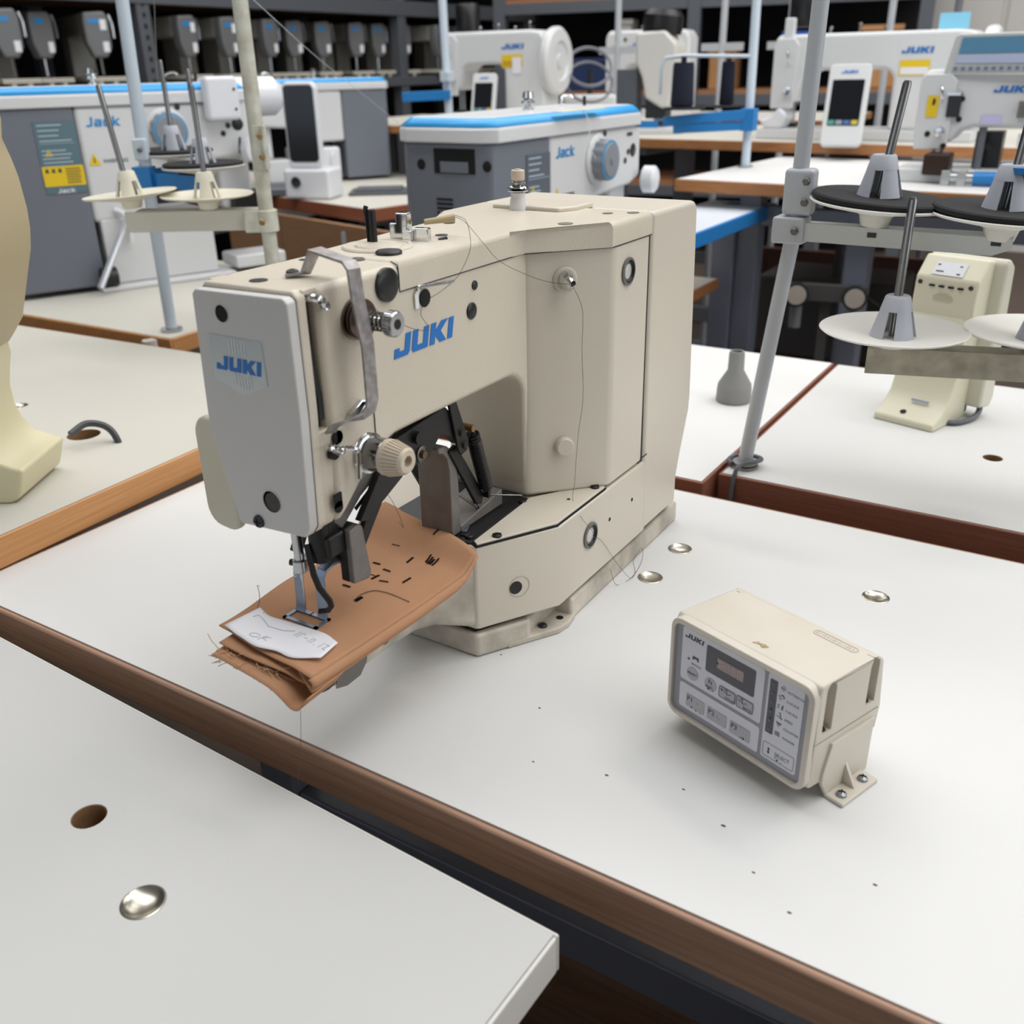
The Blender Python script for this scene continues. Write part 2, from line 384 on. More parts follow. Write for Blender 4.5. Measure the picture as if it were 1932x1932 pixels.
# ================================================================== bartack machine (local frame: needle foot on the table)
mc = thing('bartack_machine', 'cream industrial bartack sewing machine standing on the white work table', 'sewing machine', (-.470, .44, TZ))
# --- base
bs = B()
bs.prism([(-.094,.5),(-.097,.25),(-.097,.219),(-.055,.145),(.055,.145),(.082,.191),(.078,.197),(.078,.243),(.0965,.243),(.094,.5)], .0, .0235)
bs.obj('base', DIRTY, mc, bevel=.005, seg=3)
B().prism([(.070,.17),(.098,.217),(.1005,.232),(.0975,.25),(.070,.25)], 0, .0065).obj('base_flange', DIRTY, mc, bevel=.002)
B().lathe([(.0001,.0095),(.0025,.0093),(.0042,.008),(.0045,.0065)], (.083,.212,0), (0,0,1), 14).obj('screw', DARKM, mc)
B().lathe([(.0001,.0067),(.0036,.0067),(.0036,.0066)], (.0895,.233,0), (0,0,1), 14).obj('bolt_hole', HOLE, mc)
B().prism([(-.085,.48),(-.088,.22),(-.05,.15),(.05,.15),(.07,.19),(.07,.25),(.088,.25),(.085,.48)], .023, .03).obj('gap_core', HOLE, mc)
# --- bed block with the cylinder bed growing out of it (loft along y)
def sec(y, hw, z0, z1, r, cr=None):
    pr = rrect(-hw, z0, hw, z1, r, 4); return [(p[0], y, p[1]) for p in pr]
bb = B()
bb.loft([sec(-.028,.020,.062,.0995,.008), sec(-.020,.0265,.052,.1,.010), sec(.0,.029,.0465,.1005,.012), sec(.06,.029,.0465,.1005,.012), sec(.095,.031,.0455,.101,.011), sec(.118,.036,.041,.102,.010), sec(.135,.045,.034,.104,.009), sec(.150,.054,.0285,.108,.007)])
bb.obj('bed_cylinder', DIRTY, mc, angle=50)
bk = B(); PL = [(-.092,.405),(-.097,.22),(-.0545,.147),(.0545,.147),(.097,.2205),(.097,.405)]
bk.prism(PL, .0275, .1105); bk.obj('bed_block', PAINT_S, mc, bevel=.003, seg=2)
# cream cover plate on the block, with dark seam below it
B().prism([(.050,.153),(.0555,.1495),(.0945,.2195),(.0945,.312),(.086,.318),(.045,.2545)], .1112, .1135).obj('bed_cover', PAINT_S, mc, bevel=.0008)
B().prism([(.047,.151),(.0555,.1485),(.0955,.2195),(.0955,.313),(.086,.3195),(.043,.2545)], .1095, .1114).obj('cover_seam', HOLE, mc)
for (x, y) in ((.0625,.1705),(.0875,.3045),):
    s = B().lathe([(.0001,.1158),(.003,.1156),(.0042,.1148),(.0044,.1134)], (x,y,0), (0,0,1), 14).obj('screw', BLACK, mc)
    B().box((x,y,.1158),(.0075,.001,.0006), rz=.7).obj('slot', HOLE, s)
B().lathe([(.0001,.114),(.0016,.114),(.0016,.1134)], (.079,.268,0), (0,0,1), 10).obj('pin', DARKM, mc)
# dark slide plate in the middle of the bed, and its slot
B().prism([(-.05,.135),(.0485,.150),(.0425,.2545),(-.05,.2545)], .1085, .1122).obj('slide_plate', DARKM, mc, bevel=.0005)
B().prism([(-.016,.163),(.031,.163),(.031,.2485),(-.016,.2485)], .1122, .11245).obj('slide_slot', HOLE, mc)
B().box((.036,.158,.1128),(.007,.0015,.0012),rz=.3).obj('slot_mark', HOLE, mc)
for (x,y) in ((.0435,.2435),(.0415,.1585)):
    B().lathe([(.0001,.1148),(.003,.1146),(.004,.1138),(.0042,.1122)], (x,y,0), (0,0,1), 12).obj('screw', BLACK, mc)
# thin feed plate running forward under the cloth
B().prism([(-.024,-.026),(.024,-.026),(.026,.10),(.034,.160),(-.034,.160)], .1006, .1022).obj('feed_plate', DARKM, mc)
B().prism([(-.010,.164),(.022,.160),(.034,.166),(.030,.176),(-.006,.178)], .1122,.1132).obj('clamp_plate', BLUESTEEL, mc, bevel=.0006)
# --- details on the side of the block: oil windows, holes, drill points
def oil_window(parent, o, d, r=.0115):
    w = B().lathe([(r*1.12,.0002),(r*1.12,.0016),(r*.92,.0022),(r*.9,-.004),(r*.2,-.004)], o, d, 28).obj('oil_window', mat('window_bezel', '#6f6e6c', .4, .3), parent)
    B().lathe([(.0001,.001),(r*.5,.0008),(r*.8,-.001),(r*.9,-.003)], o, d, 24).obj('lens', mat('oil_lens', '#c9c6c2', .12, coat=.6), w)
    B().torus(Vector(o)+Vector(d)*.0006, d, r*.84, r*.09, 24, 6).obj('lens_ring', BLACK, w)
oil_window(mc, (.0972,.2775,.0765), (1,0,0), .0118)
for (y,z) in ((.3188,.076),(.369,.0775)):
    B().lathe([(.0001,.0004),(.0016,.0004),(.0022,0)], (.0971,y,z), (1,0,0), 10).obj('drill_mark', HOLE, mc)
cn = Vector((.0735,-.0425,0)).normalized()
hc = Vector((.0757,.1839,.0605))
h = B().lathe([(.0105,-.0002),(.0105,.0004),(.0098,.0004),(.0085,-.006),(.0001,-.006)], hc, cn, 24).obj('access_hole', DIRTY, mc)
B().lathe([(.0001,.0008),(.0062,.0008),(.0062,0)], hc+Vector((-.0018,-.003,0)), cn, 20).obj('plug', BLACKP, h)
# recessed screw pockets and worn edge on the right side of the cylinder
for (y,z,r) in ((.0535,.064,.0062),(.0685,.0655,.0052),(.0762,.0675,.0056)):
    q = B().lathe([(r,.0003),(r,.0006),(r*.92,.0006),(r*.9,-.003),(.0001,-.003)], (.0288,y,z), (1,0,0), 18).obj('screw_pocket', CASTM, mc)
    B().lathe([(.0001,.0009),(r*.62,.0009),(r*.62,-.001)], (.0288,y,z), (1,0,0), 14).obj('screw', BLACK, q)
B().flat([(-.008,.052),(.004,.0475),(.020,.0478),(.0285,.056),(.031,.066),(.041,.080),(.041,.088),(.03,.092),(.012,.088),(.0,.075)], (.0292,0,0), (0,1,0), (0,0,1), .0005).obj('worn_bare_patch', CASTM, mc)
# hook/shuttle assembly at the free end of the bed
hk = B().lathe([(.0001,-.013),(.008,-.0125),(.0125,-.0095),(.014,-.005),(.0165,-.002),(.019,.004),(.019,.016),(.016,.02)], (.008,-.020,.0685), (0,-1,0), 28)
hk = hk.obj('shuttle_race', CASTM, mc)
B().lathe([(.0185,0),(.0205,.002),(.0205,.006),(.0185,.008)], (.010,-.012,.0665), (.55,-1,-.1), 28).obj('race_ring', DARKM, mc)
B().lathe([(.0001,.012),(.012,.011),(.0145,.008),(.015,0),(.0001,0)], (.014,-.016,.0660), (.8,-.6,-.25), 24).obj('bobbin_case', STEEL, mc)
B().strip([(.026,-.030,.058),(.030,-.018,.066),(.031,-.004,.074)], .007, (0,0,1), .0012).obj('case_latch', CHROME, mc)

# --- arm, head and column casting
ar = B()
side = [(.003,.190),(.012,.197),(.024,.2075),(.036,.2185),(.052,.230),(.072,.2355),(.12,.236),(.2275,.236)] + arc2(.2275,.211,.025,90,0,6)[1:] + [(.2535,.19),(.2555,.1135),(.40,.1135),(.40,.357),(.0035,.357)]
ar.prism(side, -.045, .042, 'x')
ar.obj('arm_body', PAINT, mc, bevel=.006, seg=4)
# head front frame, with the open take-up slot behind it
fr = [(-.045,.352),(-.0405,.3565),(.0375,.357),(.0415,.353),(.0412,.276),(.0375,.195),(.033,.1885),(-.0315,.184),(-.0475,.2566)]
B().prism(fr, -.0145, -.0052, 'y').obj('head_frame', PAINT, mc, bevel=.0022, seg=3)
B().bx(-.042,.033,-.006,.006,.20,.350).obj('take_up_recess', HOLE, mc)
lowf = [(-.044,.256),(.0405,.256),(.0405,.262),(.0385,.2),(.0335,.189),(-.0305,.186)]
B().prism([(-.0455,.262),(.0408,.262),(.0375,.1965),(.033,.1895),(-.0305,.186),(-.0455,.25)], -.008, .006, 'y').obj('head_nose', PAINT, mc, bevel=.0022, seg=3)
B().bx(-.0445,.0405,-.008,.006,.3525,.3568).obj('head_bridge', PAINT, mc, bevel=.0015)
# take-up lever in the slot
B().strip([(.0345,-.003,.344),(.0355,-.0035,.33),(.0365,-.0025,.30),(.037,.0005,.285),(.0368,.0005,.268)], .0045, (0,1,0), .002).obj('take_up_lever', DARKM, mc)
te = B().tube(smooth_path([(.037,-.002,.350),(.0435,.0,.3505),(.0455,.004,.348),(.0455,.006,.345)], 4), .0026, 8).obj('take_up_eyelet', CHROME, mc)
B().torus((.0455,.0065,.3445), (.9,-.3,.1), .0026, .0012, 14, 6).obj('eye', STEEL, te)
# --- face plate
fp = B()
FPOLY = [(-.0449,.3495),(-.0415,.3527),(.0375,.354),(.041,.351),(.0408,.276),(.0373,.196),(.0325,.1885),(.0305,.1878),(-.0305,.1842),(-.0325,.186),(-.0488,.257),(-.0485,.27)]
fp.prism(FPOLY, -.0225, -.0120, 'y')
fpo = fp.obj('face_plate', PAINT_W, mc, bevel=.0068, seg=5)
B().prism([(p[0]+(.0003 if p[0]>0 else -.0003), p[1]+(.0003 if p[1]>.27 else -.0003)) for p in FPOLY], -.0147,-.0141,'y').obj('plate_gasket', mat('oil_stained_gasket','#4a3e3e',.6), mc)
BADGE = mat('badge_plate','#c3cbd0',.25,.35)
bg_ = B().prism([(-.0342,.3238),(.0148,.3238),(.0156,.2942),(-.0093,.2846),(-.0346,.2938)], -.0231,-.0222,'y').obj('badge', BADGE, fpo, bevel=.0003)
b = B()
for k in range(6):
    x = -.0155+k*.0028
    b.flat([(0,0),(.0007,0),(.0007,.010),(0,.010)], (x,-.0232,.3128), (1,0,0), (0,0,1), .00025)
    b.flat([(0,0),(.0007,0),(.0007,.010-.0012*abs(k-2.5)),(0,.0085)], (x+.002,-.0232,.2886+.0013*abs(k-2.5)), (1,0,0), (0,0,1), .00025)
b.obj('badge_ribs', mat('badge_rib','#e4e8ea',.3), bg_)
logo(B(), LOGO_A, (-.0305,-.0232,.3005), (1,0,0), (0,0,1), .0098, .043, .2, .0003).obj('logo_lettering', BLUE, bg_)
def front_hole(x, z, r, name, m2):
    q = B().lathe([(r,0),(r,.0006),(r*.93,.0006),(r*.86,-.005),(.0001,-.005)], (x,-.0225,z), (0,-1,0), 22).obj(name, PAINT_W, fpo)
    B().lathe([(.0001,.0007),(r*.82,.0007),(r*.82,-.001)], (x+r*.16,-.0225,z), (0,-1,0), 20).obj('plug', m2, q)
front_hole(-.0185,.3388,.0062,'screw_hole',HOLE); front_hole(.0038,.2093,.0088,'access_hole',BLACKP)
q = B().lathe([(.0001,.0028),(.003,.0026),(.0046,.0018),(.005,0)], (-.0118,-.0224,.1905), (0,-1,0), 16).obj('screw', DARKM, fpo)
B().box((-.0118,-.0253,.1905),(.0065,.0006,.0011)).box((-.0118,-.0253,.1905),(.0011,.0006,.0065)).obj('cross_slot', HOLE, q)

# --- top cover (cap over the column and rear arm) and its seam
cv = B()
cv.topround([(-.046,.0865),(.0426,.0865),(.0426,.232),(.0450,.2525),(.0970,.311),(.0978,.390),(-.088,.390),(-.088,.312),(-.046,.2525)], .3382, .3585, .006)
cvo = cv.obj('top_cover', PAINT, mc)
B().tube([(.036,.0862,.3585),(.0415,.0862,.3562),(.0424,.0862,.350),(.0424,.0862,.3380),(.0424,.18,.3380),(.0427,.2490,.3380),(.0755,.2885,.3380),(.0972,.3125,.3380),(.0978,.39,.3380)], .0005, 5).obj('cover_seam', DARKM, cvo)
# column
cl = B()
cl.prism([(-.045,.2552),(.0370,.2552),(.0408,.2562),(.0450,.2595),(.0520,.2672),(.0940,.3120),(.0968,.3162),(.0972,.321),(.0972,.388),(-.088,.388),(-.088,.3165)], .1128, .3400)
cl.obj('column', PAINT_S, mc, bevel=.004, seg=3)
# rear cover: motor housing with its waisted back
rp = [(.393,.3575),(.493,.3565),(.5005,.35),(.512,.150),(.5105,.132),(.492,.085),(.4845,.062),(.484,.030),(.396,.030),(.393,.2)]
B().prism(rp, -.092, .0975, 'x').obj('rear_cover', PAINT_S, mc, bevel=.006, seg=4)
B().bx(-.088,.0945,.386,.395,.03,.352).obj('rear_seam', DARKM, mc)
B().prism([(-.052,.35),(.022,.348),(.032,.365),(.032,.40),(-.052,.40)], .357,.3625).obj('cover_ridge', PAINT, mc, bevel=.0025, seg=3)
B().box((.0985,.3915,.118),(.001,.012,.0009)).obj('seam_jog', DARKM, mc)
# bosses, screws and plugs along the arm
def side_plug(x, y, z, r, h, m=BLACKP, name='plug', dome=.001):
    return B().lathe([(.0001,h+dome),(r*.6,h+dome*.7),(r*.93,h),(r,h-.0006),(r,-.001)], (x,y,z), (1,0,0), 26).obj(name, m, mc)
side_plug(.0425,.072,.3455,.0118,.0022); side_plug(.0423,.1742,.306,.0068,.0008); side_plug(.0423,.1797,.3252,.0038,.0006, DARKM)
B().lathe([(.0001,.0006),(.0062,.0006),(.0068,0)], (.0423,.1148,.328), (1,0,0), 22).obj('guide_hole', HOLE, mc)
for (x,y,r,m) in ((-.006,.001,.0062,DARKM),(.0052,.0868,.006,BLACKP),(-.0305,.07,.004,DARKM),(-.037,.088,.004,DARKM),(.001,.195,.0052,DARKM),(-.032,.252,.005,DARKM)):
    B().lathe([(.0001,.0016 if m is BLACKP else .0002),(r*.7,.0012 if m is BLACKP else .0002),(r,.0002),(r,-.0004)], (x,y,.3587 if y>.1 else .3571), (0,0,1), 22).obj('top_plug', m, mc)
for (x,y,r) in ((.0625,.2895,.0065),(.0668,.360,.0048),(.0862,.3725,.0055)):
    B().lathe([(.0001,-.0002),(r*.85,-.0002),(r,.0003),(r,0)], (x,y,.3587), (0,0,1), 22).obj('cover_screw_hole', mat('screw_shadow','#77736d',.5,.3), cvo)
oil_window(mc, (.0974,.3418,.3125), (1,0,0), .0112)
# plain painted boss and the three-cornered thread guide on the chamfered column face
nn = Vector((.0613,-.0547,0)).normalized()
def on_chamfer(t, z): return Vector((.0425+.0547*t, .2552+.0613*t, z))
B().lathe([(.0001,.0055),(.0075,.0055),(.0088,.0042),(.0092,0)], on_chamfer(.43,.160), nn, 22).obj('painted_boss', PAINT_S, mc)
gp = on_chamfer(.44,.3135)
B().lathe([(.0001,.002),(.0095,.002),(.011,0)], gp, nn, 22).obj('guide_boss', PAINT_S, mc)
u3 = Vector((.0547,.0613,0)).normalized()
g3 = B()
secs = []
for hh, k in ((.002,1),(.0085,1),(.0165,.45),(.0185,.22)):
    secs.append([gp+nn*hh+u3*(k*.0075*math.cos(math.radians(a)))+Vector((0,0,k*.0085*math.sin(math.radians(a))-.001*hh/.01)) for a in (100,60,-20,-70,-130,-180,140)])
g3.loft(secs).obj('thread_guide', CHROME, mc, bevel=.0006)
B().lathe([(.0001,.0003),(.0016,.0003),(.0022,0)], gp+nn*.0184+u3*.001, nn, 12).obj('guide_eye', HOLE, mc)

# --- lettering on the arm side
logo(B(), LOGO_A, (.0422,.0745,.2915), (0,1,0), (0,0,1), .0158, .0755, .24, .0003).obj('logo_lettering', BLUE, mc)

# --- thread tension unit near the top of the head
ty, tz_ = .0375, .3295
tu = B().lathe([(.0135,0),(.0145,.0010),(.0145,.0022),(.0110,.0030),(.0110,.0038),(.0138,.0046),(.0138,.0054),(.0105,.0062),(.0138,.0072),(.0132,.0082),(.0062,.0088),(.0062,.010)], (.042,ty,tz_), (1,0,0), 32).obj('tension_disc', mat('tarnished_disc','#6f6058',.3,.9), mc)
B().cyl((.050,ty,tz_), (1,0,0), .0036, .026, 14).obj('tension_post', CHROME, mc)
B().helix((.0545,ty,tz_), (.070,ty,tz_), .0060, .0006, 4.5, 12).obj('tension_spring', DARKM, mc)
kn = B().lathe([(.0045,.0005),(.0078,0),(.0082,.001),(.0082,.0068),(.0074,.0078),(.0035,.0078),(.0035,.005)], (.0705,ty,tz_), (1,0,0), 30).obj('tension_nut', STEEL, mc)
B().lathe([(.0001,.0081),(.0034,.0081),(.0034,.007)], (.0705,ty,tz_), (1,0,0), 14).obj('post_end', BLACK, kn)
b = B()
for k in range(24):
    a = 2*PI*k/24; b.box((.0742,ty+.0083*math.cos(a),tz_+.0083*math.sin(a)),(.0055,.0009,.0009),M=Matrix.Rotation(a,4,'X'))
b.obj('knurling', STEEL, kn)
# wire guide above the hole on the arm side
wg = B().strip([(.0428,.104,.3225),(.0432,.1035,.3325),(.0442,.1065,.3372),(.047,.112,.3385),(.0535,.118,.3385),(.0565,.1235,.3388)], .004, (0,1,-.2), .0012)
wg = wg.obj('wire_guide', CHROME, mc)
B().tube([(.045,.106,.3378),(.053,.117,.3388),(.060,.128,.3392)], .0012, 8).obj('guide_rod', CHROME, wg)
# --- finger guard: bent flat bar
gpth = [(.004,.016,.3590),(.012,.0225,.3592),(.0145,.0245,.3605),(.0195,.0290,.3735),(.0205,.0285,.3745),(.058,.0185,.3712),(.0625,.017,.3672),(.0628,.0185,.3480),(.0632,.0235,.3170),(.0632,.0235,.2800),(.0625,.0215,.2735),(.060,.0165,.2695),(.054,.0065,.2685),(.048,.0008,.2655),(.0445,.0,.2605)]
fg = B().strip(gpth, .0105, (.12,1,0), .0018).obj('finger_guard', mat('worn_guard_paint','#a9a5a6',.4,.35, var=(160,.25,'#8d8884')), mc, bevel=.0004)
q = B().lathe([(.0001,.0052),(.003,.005),(.0042,.0042),(.0044,.0024)], (.0075,.019,.357), (0,0,1), 16).obj('screw', BLACK, fg)
B().lathe([(.0001,.0054),(.0018,.0054),(.0018,.005)], (.0075,.019,.357), (0,0,1), 6).obj('hex_socket', HOLE, q)
br = B().strip([(.0432,.020,.2665),(.0440,.033,.2735),(.046,.0355,.2715),(.0465,.022,.2640),(.0460,.018,.2650)], .006, (1,0,.1), .001).obj('guard_clip', CHROME, mc)
B().lathe([(.0001,.003),(.0032,.0028),(.0038,.0)], (.0428,.0335,.2672), (1,0,0), 14).obj('screw', BLACK, br)
# --- thread eyelets on the lower head
ey = B().tube(smooth_path([(.0412,.006,.2495),(.046,.004,.2505),(.0495,-.001,.2515),(.0505,-.006,.252),(.049,-.010,.2535)],5), .0017, 8).obj('thread_eyelet', CHROME, mc)
B().torus((.0468,.0035,.2488), (.2,.3,1), .0042, .0015, 20, 8).obj('eye_loop', CHROME, ey)
B().torus((.0468,.0035,.2462), (.2,.2,1), .0034, .0013, 20, 8).obj('eye_loop', CHROME, ey)
B().lathe([(.0001,.0045),(.0036,.0045),(.0041,.0038),(.0042,0)], (.0405,.0028,.2438), (1,0,0), 14).obj('grub_screw', BLACK, mc)
B().lathe([(.0001,.0008),(.005,.0008),(.0055,0)], (.0412,.0095,.2535), (1,0,0), 16).obj('eyelet_hole', HOLE, mc)
B().tube(smooth_path([(.0425,.0085,.2425),(.049,.010,.2465),(.0525,.013,.2462),(.0535,.0155,.2425),(.0530,.0150,.230),(.0528,.0148,.2235)],5), .0019, 8).obj('hook_wire', CHROME, mc)
# lower tension assembly with beige knob
lt, lz = .0365, .2335
B().lathe([(.0138,0),(.0145,.001),(.0145,.003),(.0125,.0042),(.0145,.0054),(.0148,.0068),(.0128,.0078)], (.040,lt,lz), (1,0,0), 32).obj('lower_disc', CHROME, mc)
B().lathe([(.0118,0),(.0128,.001),(.0128,.0125),(.0118,.0135)], (.0478,lt,lz), (1,-.0,0), 30).obj('knob_sleeve', mat('polished_sleeve','#8b8c8f',.15,1.0), mc)
kb = B().lathe([(.0126,0),(.0132,.0008),(.0130,.0045),(.0095,.0175),(.0082,.019),(.0042,.019),(.0042,.0145),(.0001,.0145)], (.0608,lt,lz), (1,0,0), 36).obj('tension_knob', BEIGE, mc)
b = B()
for k in range(30):
    a = 2*PI*k/30; cs, sn = math.cos(a), math.sin(a)
    b.strip([(.0608+.0048,lt+.0130*cs,lz+.0130*sn),(.0608+.0170,lt+.0098*cs,lz+.0098*sn)], .0011, (0,-sn,cs), .0009)
b.obj('knob_ribs', BEIGE, kb)
B().lathe([(.0001,.0150),(.0022,.0150),(.0022,.0145)], (.0608,lt,lz), (1,0,0), 10).obj('post_end', BLACK, kb)
# vertical casting seam on the head side
B().tube([(.0424,.0482,.2660),(.0424,.0478,.2450),(.0424,.047,.2325)], .0004, 5).obj('casting_seam', DARKM, mc)

# --- bobbin winder on top
WY, WX = .129, -.0105
B().lathe([(.0275,0),(.0275,.0022),(.0262,.0034),(.0235,.0034),(.0228,.0026),(.0180,.0026),(.0165,.004),(.0001,.004)], (WX,WY,.357), (0,0,1), 44).obj('winder_base', PAINT, mc)
ws = B().lathe([(.0032,0),(.0032,.022),(.0028,.0235),(.0001,.0235)], (-.0195,.135,.361), (0,0,1), 12).obj('winder_spindle', BLACK, mc)
B().strip([(-.0226,.1338,.361),(-.0229,.1336,.378),(-.0236,.1332,.3855),(-.0228,.1336,.3872)], .0035, (.5,.8,0), .0007).obj('spindle_spring', DARKM, ws)
wl_ = B().box((-.0165,.1655,.3655),(.0125,.016,.0125),rz=.2).box((-.0115,.163,.3725),(.010,.009,.014),rz=.2).obj('winder_lever', CHROME, mc, bevel=.0012, seg=3)
B().box((.0025,.1675,.3625),(.013,.0075,.0115),rz=.25).box((-.0045,.158,.3605),(.0075,.005,.013),rz=.2).obj('lever_arm', CHROME, mc, bevel=.001, seg=3)
B().lathe([(.0001,.004),(.003,.0038),(.0038,.003),(.004,0)], (-.0165,.168,.3725), (0,0,1), 14).obj('lever_screw', DARKM, wl_)
b = B().tube([(-.004,.180,.3705),(.006,.192,.3715),(.012,.1985,.3722)], .0028, 10, taper=(.8,1.15)).obj('winder_pull', mat('aged_cork','#b3a27c',.6), mc)
B().lathe([(.0001,.004),(.0088,.004),(.0098,.003),(.01,0)], (.0158,.1095,.3572), (0,0,1), 24).obj('winder_stop', BLACKP, mc)
B().cyl((.0128,.1755,.3582), (.4,.8,.1), .0018, .007, 8).obj('stop_pin', BLACK, mc)

# --- clamp lifting linkage in the throat: two black arms, cast pillar and spring
for sx in (.033, -.024):
    s = sx
    lv = B()
    lv.prism([(.030,.1795),(.038,.1770),(.088,.1985),(.1165,.2005),(.1335,.214),(.142,.2105),(.154,.199),(.162,.2005),(.1505,.2260),(.1430,.2335),(.1405,.2355),(.078,.2285),(.064,.2165)], s-.003, s+.003, 'x')
    lv.obj('lift_arm', BLACK, mc, bevel=.0008)
    B().prism([(.143,.238),(.1525,.238),(.168,.1985),(.1655,.1905),(.1575,.1885),(.1535,.193)], s+.003, s+.0058, 'x').obj('link_plate', BLACK, mc, bevel=.0006)
    for (y,z) in ((.1575,.2085),(.1610,.1965)):
        B().lathe([(.0001,.0022),(.0028,.002),(.0034,0)], (s+.0058,y,z), (1,0,0), 14).obj('link_screw', BLACK, mc)
    B().prism([(.148,.193),(.158,.196),(.196,.137),(.192,.129),(.185,.131)], s-.004, s, 'x').obj('rear_link', BLACK, mc, bevel=.0006)
    pv = B().lathe([(.0068,0),(.0068,.0012),(.0058,.0018),(.0058,.001),(.0001,.001)], (s+.003,.1068,.2065), (1,0,0), 22).obj('pivot_washer', mat('dull_washer','#77716a',.4,.9), mc)
    B().lathe([(.0001,.003),(.0032,.0028),(.0036,0)], (s+.004,.1068,.2065), (1,0,0), 12).obj('pivot_pin', mat('bronze_pin','#6d5947',.4,.8), pv)
    # forward clamp arm running down to the work clamp
    B().strip([(s-.004,.092,.2085),(s-.006,.060,.184),(s-.008,.034,.150),(s-.009,.028,.138)], .0105, (0,.6,-.5), .005).obj('clamp_arm', BLACK, mc, bevel=.0008)
ca = B().strip([(.026,.0775,.2180),(.023,.040,.198),(.021,.018,.1785)], .013, (0,.5,-.6), .008).obj('cast_clamp_arm', CASTM, mc, bevel=.002)
B().strip([(.0305,.062,.203),(.0265,.036,.185)], .0035, (0,.5,-.6), .0005).obj('arm_slot', HOLE, ca)
B().lathe([(.0001,0),(.005,0),(.005,.075),(.0001,.075)], (-.035,.1015,.222), (1,0,0), 12).obj('lever_shaft', BLACK, mc)
B().prism([(.086,.213),(.100,.209),(.148,.2325),(.15,.2365),(.084,.2365)], -.02, .028, 'x').obj('lever_housing', CASTM, mc, bevel=.002)
# cast pillar
pl = B()
arc_o = arc2(.1555,.172,.0275,180,90,6)
pl.prism([(.1625,.113),(.1625,.160)]+[(.1355+.027-(.027-0)*0+ (a[0]-.128), a[1]) for a in []]+[(.1610,.180),(.1560,.1915),(.1490,.1975),(.1435,.1990),(.1365,.1990),(.1365,.1945),(.1425,.1925),(.1475,.1865),(.1500,.175),(.1500,.113)], -.0035, .0305, 'x')
pl.obj('cast_pillar', CASTM, mc, bevel=.0015)
B().prism([(.1625,.113),(.2300,.113),(.2300,.1285),(.1625,.1185)], -.0035, .0305, 'x').obj('pillar_foot', CASTM, mc, bevel=.0015)
for x in (.0275,-.0005):
    B().strip([(x,.1622,.1500),(x,.1955,.1215)], .0025, (1,0,0), .0022).obj('pillar_rib', CASTM, mc)
    B().strip([(x,.1925,.1385),(x,.1925,.120)], .0025, (1,0,0), .0022).obj('pillar_rib', CASTM, mc)
    B().prism([(.1622,.149),(.1655,.172),(.1622,.178)], x-.0012,x+.0012,'x').obj('pillar_rib', CASTM, mc)
# tension spring with brass pin on the right
sp = B().helix((.0365,.1765,.2010), (.0365,.1945,.1445), .0052, .0012, 24, 12, 5).obj('return_spring', BLACK, mc)
B().cyl((.0365,.1765,.2010), (.018,0,0) if False else Vector((0,.018,-.0565)), .0036, .059, 10).obj('spring_core', HOLE, sp)
B().cyl((.022,.1725,.2075), (1,0,0), .0032, .019, 12).obj('spring_pin', BRASS, mc)
B().tube(smooth_path([(.0385,.1725,.2075),(.0385,.1755,.2045),(.0365,.1765,.2010)],4), .0009, 6).obj('spring_hook', BLACK, sp)
B().box((.0365,.1955,.1400),(.006,.004,.010)).obj('spring_anchor', BLACK, mc, bevel=.0005)
B().tube([(.030,.1985,.1345),(.0395,.2485,.1165)], .0008, 5).obj('edge_wire', CHROME, mc)

# --- needle bar, needle clamp and needle
B().cyl((-.0005,0,.1485), (0,0,1), .0038, .045, 18).obj('needle_bar', STEEL, mc)
nc = B().lathe([(.0050,0),(.0056,.0006),(.0056,.0095),(.0050,.0101)], (-.0003,0,.1425), (0,0,1), 20).obj('needle_clamp', STEEL, mc)
B().cyl((-.005,-.001,.1490), (-1,-.3,0), .0026, .0035, 10).obj('clamp_screw', BLACK, nc)
B().torus((-.0015,-.005,.1412), (0,1,.2), .0016, .0006, 12, 5).obj('clamp_eye', STEEL, nc)
B().lathe([(.0014,0),(.0014,-.004),(.0008,-.009),(.0007,-.026),(.0001,-.0345)], (-.0003,0,.1425), (0,0,1), 10).obj('needle', STEEL, mc)
B().bx(-.0085,-.0052,.002,.008,.164,.190).obj('bar_guide', BLACK, mc)
# --- thread trimmer/wiper block and finger
B().box((.0165,.0125,.1815),(.015,.018,.022)).box((.019,.012,.1660),(.019,.019,.018)).obj('presser_block', BLACK, mc, bevel=.003, seg=3)
B().cyl((.0165,.006,.1545), (0,0,1), .0082, .030, 20).obj('presser_sleeve', BLACK, mc)
B().strip([(.012,-.003,.1695),(.0160,-.0052,.158),(.0185,-.006,.1475),(.0225,-.006,.1375),(.0300,-.0045,.128),(.0312,-.0045,.124),(.0290,-.0060,.1205),(.0225,-.0092,.1192)], .0042, (.85,.5,.2), .0032).obj('wiper_finger', BLACK, mc, bevel=.0006)
for k,(x,z) in enumerate(((.0255,.1935),(.0315,.198))):
    q = B().lathe([(.0001,.0022),(.004,.002),(.0048,0)], (x+.005,.0075,z), (1,-.35,0), 16).obj('head_screw', BLACK, mc)
    B().box((x+.0072,.0070,z),(.0008,.0068,.001),M=Matrix.Rotation(.6,4,'X')).obj('slot', HOLE, q)
B().lathe([(.0001,.0005),(.0045,.0005),(.0045,0)], (.0413,.0035,.2035), (1,0,0), 16).prism([(-.001,.2035),(.008,.2035),(.008,.214),(-.001,.214)], .0413, .0418, 'x').obj('slot_recess', HOLE, mc)
B().lathe([(.003,-.002),(.0048,-.001),(.0048,.0),(.003,.001),(.0048,.002),(.0048,.003),(.003,.004)], (.012,-.0055,.183), (.3,0,1), 18).obj('guide_spring', CHROME, mc)
